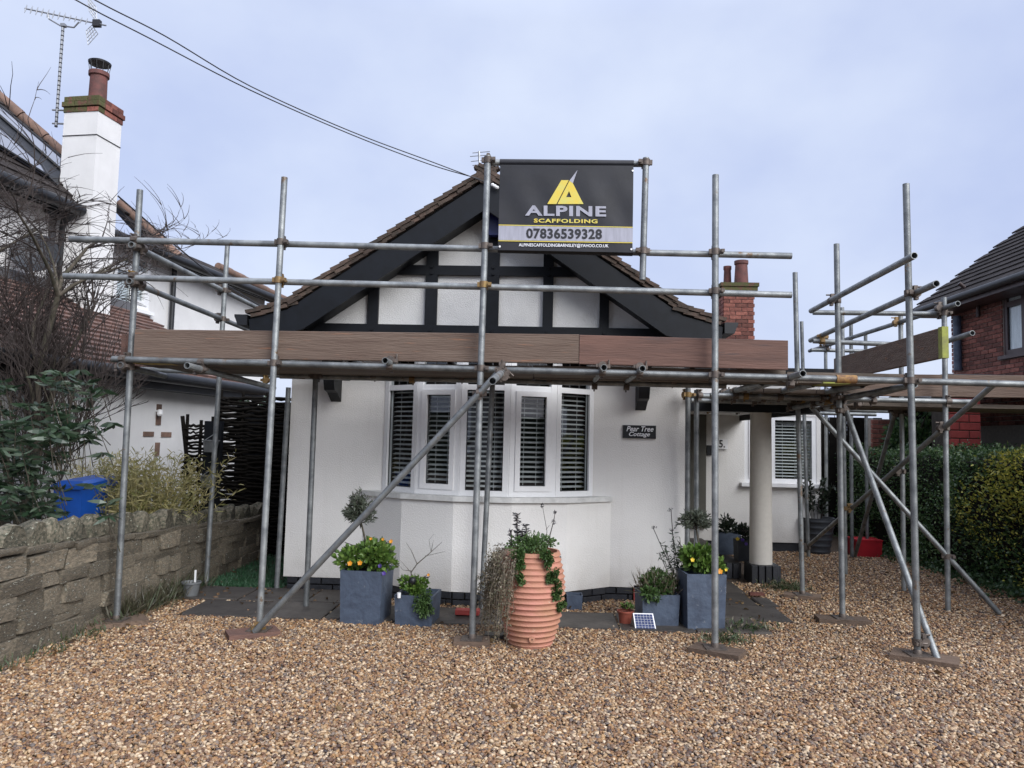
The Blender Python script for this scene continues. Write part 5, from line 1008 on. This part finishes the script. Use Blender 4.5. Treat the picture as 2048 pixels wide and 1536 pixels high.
twigs('stalk', ht, MT['twig'], [([pt(1095, 1095), pt(1100, 1070), pt(1108, 1040), pt(1110, 1022)], [.005, .004, .003, .002]), ([pt(1090, 1098), pt(1094, 1062), pt(1090, 1040), pt(1085, 1012)], [.003, .002, .002, .0015]), ([pt(1088, 1085), pt(1075, 1076), pt(1062, 1068)], [.003, .002, .001]), ([pt(1085, 1092), pt(1066, 1072), pt(1064, 1085)], [.0025, .002, .001]), ([pt(1092, 1060), pt(1099, 1050)], [.002, .001]), ([pt(1015, 1095), pt(995, 1085)], [.002, .001])], 5)
for x, y, s in ((1085, 1011, .008), (1107, 1044, .011), (1119, 1112, .006), (1110, 1024, .005)): p, d = blob(pt(x, y), (s, s, s*1.3), 30, .3); leaves('seed_head', G9, ht, p, d, .012, .006, seed=x)
# plant in the dark ribbed pot
tp = thing('potted_shrub', 'upright leafy shrub in the charcoal ribbed pot', 'shrub', RPc+Z*.45); segs = []; P = []; D = []
for i in range(26):
    a = RG.uniform(0, 6.28); e = RPc+V((math.cos(a)*RG.uniform(.05, .3), math.sin(a)*.22, RG.uniform(.75, 1.08))); s = RPc+V((math.cos(a)*.06, math.sin(a)*.06, .44)); m_ = s*.5+e*.5+V((0, 0, .06)); segs.append(([s, m_, e], .004))
    for u in np.linspace(.2, 1, 26): P.append(tuple(s*(1-u)+e*u+V((0, 0, .06))*math.sin(3.14*u))); D.append(tuple(V(unit(1, RG)[0])+V((0, 0, .7))))
twigs('stem', tp, MT['twig'], segs, 4); leaves('foliage', G8, tp, np.array(P), np.array(D), .075, .028, seed=51)
# ------------------------------------------------------------------ hedge
def core(b, x0, x1, y0, y1, z1, n=26, amp=.06):
    m_ = 10; vs = []
    prof_h = [(x0, 0), (x0-.02, z1*.35), (x0, z1*.7), (x0+.06, z1*.93), (x0+.2, z1), ((x0+x1)/2, z1+.02), (x1-.2, z1), (x1, z1*.8), (x1, 0)]
    k = len(prof_h)
    for i in range(n+1): y = y0+(y1-y0)*i/n; vs += [(x+RG.normal()*amp*.5, y, z*(1+RG.normal()*.012)) for x, z in prof_h]
    b.add(vs, [(i*k+j, i*k+j+1, (i+1)*k+j+1, (i+1)*k+j) for i in range(n) for j in range(k-1)]+[tuple(range(k-1, -1, -1)), tuple(n*k+j for j in range(k))]); return prof_h
HX0, HX1, HY0, HY1 = 5.03, 6.5, 4.8, 15.0; HZ = at(1900, 893, 9).z-.05
hd = thing('hedge', 'clipped privet hedge, golden towards the drive end, along the right side of the drive', 'hedge', (5.6, 9, 0))
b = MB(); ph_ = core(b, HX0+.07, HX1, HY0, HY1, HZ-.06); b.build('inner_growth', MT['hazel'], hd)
def hedge_leaves(name, mt, n, sel, seed, L, Wd, parent=hd):
    rg = np.random.default_rng(seed); y = HY0+(HY1-HY0)*rg.random(n)**1.35; t = rg.random(n); face = t < .62
    zf_ = rg.random(n)*HZ; bul = .08*np.sin(y*2.3+zf_*3)+.05*np.sin(y*5.1-zf_*4)+.04*np.sin(zf_*9+y)-.16*(rg.random(n) < .025)*rg.random(n)
    x = np.where(face, HX0-.03+bul+.06*(zf_/HZ)**6+rg.normal(size=n)*.035, HX0+.04+rg.random(n)*1.3); z = np.where(face, zf_, HZ-.02+.03*np.sin(x*5+y*3)+.025*np.sin(y*7)+rg.normal(size=n)*.03+.13*(rg.random(n) < .03)*rg.random(n))
    z = np.where(~face & (x < HX0+.15), z-.05, z); k = sel(y, z, rg.random(n)); P = np.stack([x, y, np.maximum(z, .02)], 1)[k]; D = rg.normal(size=(len(P), 3))*.7+np.where(face[k][:, None], [-.8, -.1, .35], [-.1, -.1, 1.0]); leaves(name, mt, parent, P, D, L, Wd, .3, seed)
gold = lambda y, z, r: (np.clip((9.0-y+.5*np.sin(z*3+y*2))/1.1, 0, .85) > r)
hedge_leaves('golden_foliage', G7y, 60000, lambda y, z, r: gold(y, z, r), 61, .036, .02); hedge_leaves('green_foliage', G7, 60000, lambda y, z, r: ~gold(y, z, r), 61, .036, .02)
P = []; rg = np.random.default_rng(70); n = 2600; y = rg.uniform(5.5, 12.2, n); x = HX0-.05-np.abs(rg.normal(size=n))*.16; P = np.stack([x, y, np.abs(rg.normal(size=n))*.05+.01], 1); o = leaves('ground_ivy', leafmat('ivy_leaf', [(.02, .05, .02), (.04, .085, .03), (.06, .11, .04)]), None, P, rg.normal(size=(n, 3))+np.array([0, -.3, .6]), .045, .03, seed=71); tag(o, 'dark green ground ivy along the foot of the hedge', 'ivy', kind='stuff')
# climbing ivy mass behind the scaffold, right
def bush(name, label, cat, c, r, n, mt, L, Wd, nl, trunk=True, lr=.4):
    t = thing(name, label, cat, (c[0], c[1], 0)); P, D = lumpy(c, r, n, nl, lr=lr); leaves('crown', mt, t, P, D, L, Wd, seed=n)
    segs = [([V((c[0], c[1], 0)), V((c[0]+.05, c[1], c[2]*.5)), V((c[0], c[1], c[2]+r[2]*.3))], [.05, .035, .02])]
    for i in range(14): d = unit(1, RG)[0]; segs.append(([V((c[0], c[1], c[2]*.6)), V(c)+V(d*np.array(r))*.4, V(c)+V(d*np.array(r))*.85], [.02, .014, .006]))
    twigs('trunk', t, MT['bark'], segs, 6); return t
c = at(1805, 842, 11.5); bush('evergreen_tree', 'dark ivy covered tree behind the hedge under the far right scaffold deck', 'tree', tuple(V((c.x+.35, 11.9, 1.5))), (.62, .5, .7), 3000, G7, .075, .05, 30)
c = at(1700, 900, 13.5); bush('evergreen_tree', 'shaded evergreen bush at the end of the side passage', 'bush', (c.x+.05, 13.6, 1.1), (.75, .6, 1.1), 3000, G8, .08, .05, 30)
c = at(535, 800, 15); bush('conifer_bush', 'green bush showing above the woven hurdle beside the cottage', 'bush', (c.x+.1, 15, 1.7), (1.0, .7, .75), 2600, G5, .09, .035, 26)
c = at(590, 790, 15.5); bush('conifer_bush', 'second green bush behind the alley hurdle, close to the cottage wall', 'bush', (c.x, 16, 1.5), (.8, .7, .8), 2000, G3, .09, .035, 26)
# ------------------------------------------------------------------ left: bare pollarded shrub, evergreen shrub, bamboo
rb = random.Random(5)
bs_ = thing('bare_shrub', 'tall leafless many stemmed shrub reaching over the left of the stone wall', 'tree', (-4.35, 6.6, 0)); thick = []; thin = []
def grow(p, d, L_, r, lev, up):
    n = 4; pts = [p]; dd = d.normalized()
    for i in range(n):
        w_ = .13 if lev < 3 else .06; dd = (dd+V((rb.gauss(0, w_), rb.gauss(0, w_), rb.gauss(0, .04)+up))).normalized()
        if p.x > -3.92: dd = (dd+V((-.2, 0, .16))).normalized()
        if p.z > 2.65: dd = (dd+V((0, 0, -.12))).normalized()
        p = p+dd*(L_/n); pts.append(p)
    rs = [r*(1-.55*i/n) for i in range(n+1)] if lev < 3 else [r*(1-.7*i/n) for i in range(n+1)]
    (thick if r > .012 else thin).append((pts, rs))
    if lev >= 4: return
    k = {0: 7, 1: 6, 2: 4, 3: 3}[lev]
    for i in range(k):
        u = rb.uniform(.3, 1.0); q = pts[min(n, int(u*n)+1)]; a = rb.uniform(0, 6.28); s = rb.uniform(.4, .9); nd = (dd+V((math.cos(a)*s, math.sin(a)*s, rb.uniform(-.1, .35)))).normalized()
        grow(q, nd, L_*(rb.uniform(.22, .36) if lev == 0 else rb.uniform(.5, .8)), max(.0038, r*rb.uniform(.28, .45)), lev+1, .03)
for (x0, y0, x1, y1, Y, r) in ((60, 1000, 58, 640, 6.5, .055), (70, 1000, 190, 600, 6.75, .05), (60, 1010, 128, 700, 6.9, .045), (50, 1000, 10, 560, 6.3, .04), (40, 1000, 205, 760, 6.8, .03), (60, 1000, 100, 560, 6.9, .04)):
    A = at(x0, y0, Y); A.z = 0; B = at(x1, y1, Y); grow(A, B-A, (B-A).length, r, 0, .0)
    for i in range(38):
        a = rb.uniform(0, 6.28); s = rb.uniform(.1, .6); grow(B+(A-B)*rb.uniform(0, .6), V((math.cos(a)*s, math.sin(a)*s*.7, 1)), rb.uniform(.35, .9), .0062, rb.choice((4, 4, 3)), .02)
twigs('stem', bs_, MT['bark'], thick, 8); twigs('twig', bs_, MT['twig'], thin, 4)
ev = thing('evergreen_shrub', 'dark green long leaved evergreen shrub overhanging the left of the stone wall', 'shrub', (-4.3, 5.9, 0)); P = []; D = []; segs = []
for i in range(330):
    x, y = rb.uniform(-60, 215), rb.uniform(740, 1035)
    if y < 760+max(0, (x-60))*.25*0 and rb.random() < .5: continue
    if (x > 120 and y > 880 and rb.random() < .8) or (x > 150 and rb.random() < .55) or (y < 840 and rb.random() < .6): continue
    Y = rb.uniform(5.45, 6.15); c = at(x, y, Y); a = V((rb.gauss(0, .35), rb.gauss(-.2, .3), rb.gauss(.25, .3))); st_ = c-a*.12-V((0, -.1, .25)); segs.append(([st_, c], [.004, .002]))
    for k in range(rb.randint(7, 12)): th_ = k*2.4; d = V((math.cos(th_), math.sin(th_)*.8, .25))+a*.5; d.z -= rb.uniform(.1, .75); P.append(tuple(c-a*.06*rb.random())); D.append(tuple(d))
for (x, y) in ((225, 845), (180, 880), (160, 740), (205, 905)):
    c = at(x, y, 5.9)
    for k in range(9): th_ = k*2.4; P.append(tuple(c)); D.append((math.cos(th_), math.sin(th_)*.6, -.35))
    segs.append(([at(110, 930, 6.1), c], [.006, .003]))
leaves('foliage', G5, ev, np.array(P), np.array(D), .115, .03, .35, seed=81); twigs('stem', ev, MT['bark'], segs, 5)
bt_ = thing('bamboo_clump', 'feathery yellow green bamboo clump behind the stone wall', 'bamboo', (-4.0, 7.3, 0)); P = []; D = []; segs = []
for i in range(210):
    x = rb.gauss(272, 56); Y = rb.uniform(6.9, 7.7); c = at(x, 1010, Y); c.x = min(c.x, -3.75); s = V((c.x, Y, .3)); top_ = at(x+rb.gauss(0, 45), rb.uniform(905, 985), Y); m_ = s*.4+top_*.6; segs.append(([s, m_, top_], [.004, .003, .0015]))
    for k in range(34): u = rb.uniform(.3, 1.02); p = s*(1-u)+top_*u; P.append(tuple(p+V((rb.gauss(0, .03), rb.gauss(0, .03), rb.gauss(0, .02))))); D.append((rb.gauss(0, .7), rb.gauss(0, .6), rb.gauss(.35, .5)))
leaves('foliage', G6, bt_, np.array(P), np.array(D), .085, .011, .5, seed=91); twigs('cane', bt_, leafmat('cane', [(.3, .26, .1), (.36, .32, .14)]), segs, 4)
# weeds at the foot of the stone wall
def tuft(name, label, boxes, mt, n, L, Wd, up=1.0, seed=1, cat='weeds'):
    rg = np.random.default_rng(seed); P = []
    for (x, y, rx_, ry_, k) in boxes: m_ = int(n*k); P.append(np.stack([x+rg.normal(size=m_)*rx_, y+rg.normal(size=m_)*ry_, np.abs(rg.normal(size=m_))*.03], 1))
    P = np.concatenate(P); tag(leaves(name, mt, None, P, rg.normal(size=(len(P), 3))*.8+np.array([0, 0, up]), L, Wd, .5, seed), label, cat, kind='stuff')
GW = leafmat('weed_leaf', [(.03, .055, .022), (.05, .085, .032), (.10, .105, .055), (.16, .13, .085)])
a, c = gnd(1450, 1285), gnd(1495, 1262); tuft('weeds', 'low green weeds spreading in the gravel by the tall right planter', [(a.x, a.y, .09, .06, .6), (c.x, c.y, .1, .05, .5)], GW, 460, .05, .012, .5, 2)
a = gnd(1573, 1180); tuft('weeds', 'tuft of green weeds beside the black column base', [(a.x, a.y, .1, .07, 1)], GW, 460, .06, .01, .9, 3)
bx = [(SX+.1+.05*rb.random(), y, .05, .12, .2) for y in (4.6, 4.9, 5.3, 5.5, 5.75, 6.2, 6.5, 6.8)]; tuft('wall_weeds', 'dry and green weeds along the foot of the stone wall', bx, GW, 300, .06, .008, .9, 4)
bx = [(SX+.12, y, .06, .12, .3) for y in (6.0, 6.3, 6.6, 7.0)]; tuft('wall_weeds', 'tall dark twiggy weeds at the wall beside the left scaffold foot', bx, leafmat('dead_weed', [(.05, .045, .03), (.09, .08, .05), (.05, .07, .03)]), 700, .17, .008, 1.5, 5)
rg = np.random.default_rng(6); n = 5200; P = np.stack([rg.uniform(-3.3, -2.5, n), 7.25+1.85*rg.random(n)**1.3, np.zeros(n)], 1); tag(leaves('grass', leafmat('alley_grass', [(.03, .09, .045), (.05, .13, .06), (.04, .10, .05)]), None, P, rg.normal(size=(n, 3))*.4+np.array([0, 0, 1]), .05, .008, .3, 7), 'green grass strip in the shaded alley', 'grass', kind='stuff')
# ------------------------------------------------------------------ fallen bits by the door path
b = MB(); c = gnd(1513, 1190, .03); b.obox(c+Z*.012, X1*.07, Y1*.035, Z*.012); tag(b.build('loose_brick', MT['brick']), 'flat red brick piece lying on the path by the column', 'brick'); b = MB(); c = gnd(935, 1228, .03); b.obox(c+Z*.02, X1*.1, Y1*.05, Z*.018); tag(b.build('loose_brick', MT['redpaint']), 'flat reddish brick on the paving behind the centre scaffold foot', 'brick')
b = MB(); b.obox(gnd(988, 1277)+Z*.02, X1*.07, Y1*.05, Z*.018); tag(b.build('loose_slab', MT['slab']), 'piece of dark slab lying between the scaffold foot and urn', 'slab')
rg = np.random.default_rng(17); P = []
for (x, y, sx, sy, n) in ((SX+.25, 6.0, .12, 1.2, 60), (-2.6, 6.9, .5, .2, 26), (-.6, 6.72, 1.2, .05, 40), (1.9, 7.3, .25, .5, 26), (4.6, 8.5, .25, 1.5, 70), (.5, 5.2, 2.4, .8, 24), (2.6, 10.2, .6, .4, 20)): P.append(np.stack([x+rg.normal(size=n)*sx, y+rg.normal(size=n)*sy, np.full(n, .03)], 1))
P = np.concatenate(P); D = rg.normal(size=(len(P), 3)); D[:, 2] *= .15; tag(leaves('fallen_leaves', leafmat('dead_leaf', [(.10, .055, .025), (.17, .10, .045), (.06, .04, .025), (.22, .15, .07)]), None, P, D, .045, .028, .5, 18), 'scattered dead brown leaves on the gravel and paving', 'leaves', kind='stuff')
# ================================================================== GRAVEL
def gravel():
    rg = np.random.default_rng(3); P = []
    def fill(x0, x1, y0, y1, s):
        nx, ny = int((x1-x0)/s), int((y1-y0)/s); X, Y = np.meshgrid(np.arange(nx), np.arange(ny)); p = np.stack([x0+(X.ravel()+rg.random(nx*ny))*s, y0+(Y.ravel()+rg.random(nx*ny))*s], 1); return p
    P = np.concatenate([fill(-3.45, 5.1, 2.9, 4.6, .0138), fill(-3.45, 5.1, 4.6, 6.2, .0155), fill(-3.45, 5.1, 6.2, 8, .02), fill(1.4, 5.15, 8, 11, .024)])
    keep = np.ones(len(P), bool); x, y = P[:, 0], P[:, 1]
    for x0, x1, y0, y1 in SLABS: keep &= ~((x > x0-.005+.01*rg.random(len(P))) & (x < x1+.005) & (y > y0+.02-.05*rg.random(len(P))**2) & (y < y1) & (rg.random(len(P)) > .012))
    keep &= ~((y > 7.27) & (x < 1.4)); keep &= ~((y > 6.95+.35*np.abs(x-XC)) & (np.abs(x-XC) < 1.1)); keep &= ~((x > 1.38) & (x < 2.56) & (y > 8.36)); keep &= ~((y > 10.9) & (x < XE))
    fov = np.abs((x*math.cos(YAW)+y*math.sin(YAW))) < (y*math.cos(YAW)-x*math.sin(YAW))*.74+2.0; keep &= fov
    P = P[keep]; lift = rg.random(len(P))**2*.012
    me = bpy.data.meshes.new('gravel'); me.from_pydata(np.column_stack([P, lift+.002]).tolist(), [], []); o = link('gravel', me); tag(o, 'loose tan and brown gravel covering the drive', 'gravel', kind='stuff')
    M = bpy.data.materials.new('gravel_stone'); M.use_nodes = True; t = M.node_tree; b = t.nodes['Principled BSDF']; oi = N('ShaderNodeObjectInfo', t); rp = N('ShaderNodeValToRGB', t); el = rp.color_ramp.elements
    cols = [(.86*q[0]+.015, .81*q[1]+.014, .75*q[2]+.013) for q in [(.03, .02, .025), (.17, .085, .042), (.30, .165, .075), (.40, .225, .09), (.20, .125, .08), (.50, .35, .19), (.19, .095, .055), (.66, .53, .36), (.27, .21, .165), (.12, .10, .095), (.44, .27, .12), (.82, .70, .53)]]
    while len(el) < len(cols): el.new(.5)
    for i, c in enumerate(cols): el[i].position = i/(len(cols)-1); el[i].color = (*c, 1)
    n = N('ShaderNodeTexNoise', t); n.inputs['Scale'].default_value = 160; tc = N('ShaderNodeTexCoord', t); t.links.new(tc.outputs['Object'], n.inputs[0]); mr = N('ShaderNodeMapRange', t); mr.inputs['To Min'].default_value = .65; mr.inputs['To Max'].default_value = 1.25; t.links.new(n.outputs[0], mr.inputs[0])
    sc = N('ShaderNodeVectorMath', t, operation='SCALE'); t.links.new(oi.outputs['Random'], rp.inputs[0]); t.links.new(rp.outputs[0], sc.inputs[0]); t.links.new(mr.outputs[0], sc.inputs['Scale']); t.links.new(sc.outputs[0], b.inputs['Base Color']); b.inputs['Roughness'].default_value = .6
    ng = bpy.data.node_groups.new('gravel', 'GeometryNodeTree'); ng.interface.new_socket('Geometry', in_out='INPUT', socket_type='NodeSocketGeometry'); ng.interface.new_socket('Geometry', in_out='OUTPUT', socket_type='NodeSocketGeometry')
    gi, go = N('NodeGroupInput', ng), N('NodeGroupOutput', ng); L = ng.links; g2i = N('GeometryNodeGeometryToInstance', ng)
    for k in range(6):
        ico = N('GeometryNodeMeshIcoSphere', ng); ico.inputs['Radius'].default_value = .0098; ico.inputs['Subdivisions'].default_value = 2
        nz = N('ShaderNodeTexNoise', ng); nz.noise_dimensions = '4D'; nz.inputs['W'].default_value = k*7.3; nz.inputs['Scale'].default_value = 85; nz.inputs['Detail'].default_value = 1
        sb = N('ShaderNodeVectorMath', ng, operation='SUBTRACT'); sb.inputs[1].default_value = (.5, .5, .5); L.new(nz.outputs['Color'], sb.inputs[0]); sm_ = N('ShaderNodeVectorMath', ng, operation='SCALE'); sm_.inputs['Scale'].default_value = .016; L.new(sb.outputs[0], sm_.inputs[0])
        sp_ = N('GeometryNodeSetPosition', ng); L.new(ico.outputs[0], sp_.inputs['Geometry']); L.new(sm_.outputs[0], sp_.inputs['Offset'])
        tr = N('GeometryNodeTransform', ng); tr.inputs['Scale'].default_value = [(1.25, .9, .62), (1, 1, .7), (1.5, .85, .6), (1.1, .8, .8), (1.35, 1, .5), (.9, .75, .7)][k]; L.new(sp_.outputs[0], tr.inputs['Geometry'])
        sh = N('GeometryNodeSetShadeSmooth', ng); L.new(tr.outputs[0], sh.inputs[0]); sm2 = N('GeometryNodeSetMaterial', ng); sm2.inputs['Material'].default_value = M; L.new(sh.outputs[0], sm2.inputs['Geometry']); L.new(sm2.outputs[0], g2i.inputs[0])
    ip = N('GeometryNodeInstanceOnPoints', ng); L.new(gi.outputs[0], ip.inputs['Points']); L.new(g2i.outputs[0], ip.inputs['Instance']); ip.inputs['Pick Instance'].default_value = True
    ri = N('FunctionNodeRandomValue', ng, data_type='INT'); ri.inputs['Min'].default_value = 0; ri.inputs['Max'].default_value = 5; L.new(ri.outputs[2], ip.inputs['Instance Index'])
    rr = N('FunctionNodeRandomValue', ng, data_type='FLOAT_VECTOR'); rr.inputs[0].default_value = (-.55, -.55, 0); rr.inputs[1].default_value = (.55, .55, 6.28); rr.inputs['Seed'].default_value = 4; e2r = N('FunctionNodeEulerToRotation', ng); L.new(rr.outputs[0], e2r.inputs[0]); L.new(e2r.outputs[0], ip.inputs['Rotation'])
    rs = N('FunctionNodeRandomValue', ng, data_type='FLOAT'); rs.inputs[2].default_value = .55; rs.inputs[3].default_value = 1.3; rs.inputs['Seed'].default_value = 9; L.new(rs.outputs[1], ip.inputs['Scale']); L.new(ip.outputs[0], go.inputs[0])
    md = o.modifiers.new('gravel', 'NODES'); md.node_group = ng; return len(P)
print('stones', gravel(), 'couplers', npair, 'objects', len(bpy.data.objects))
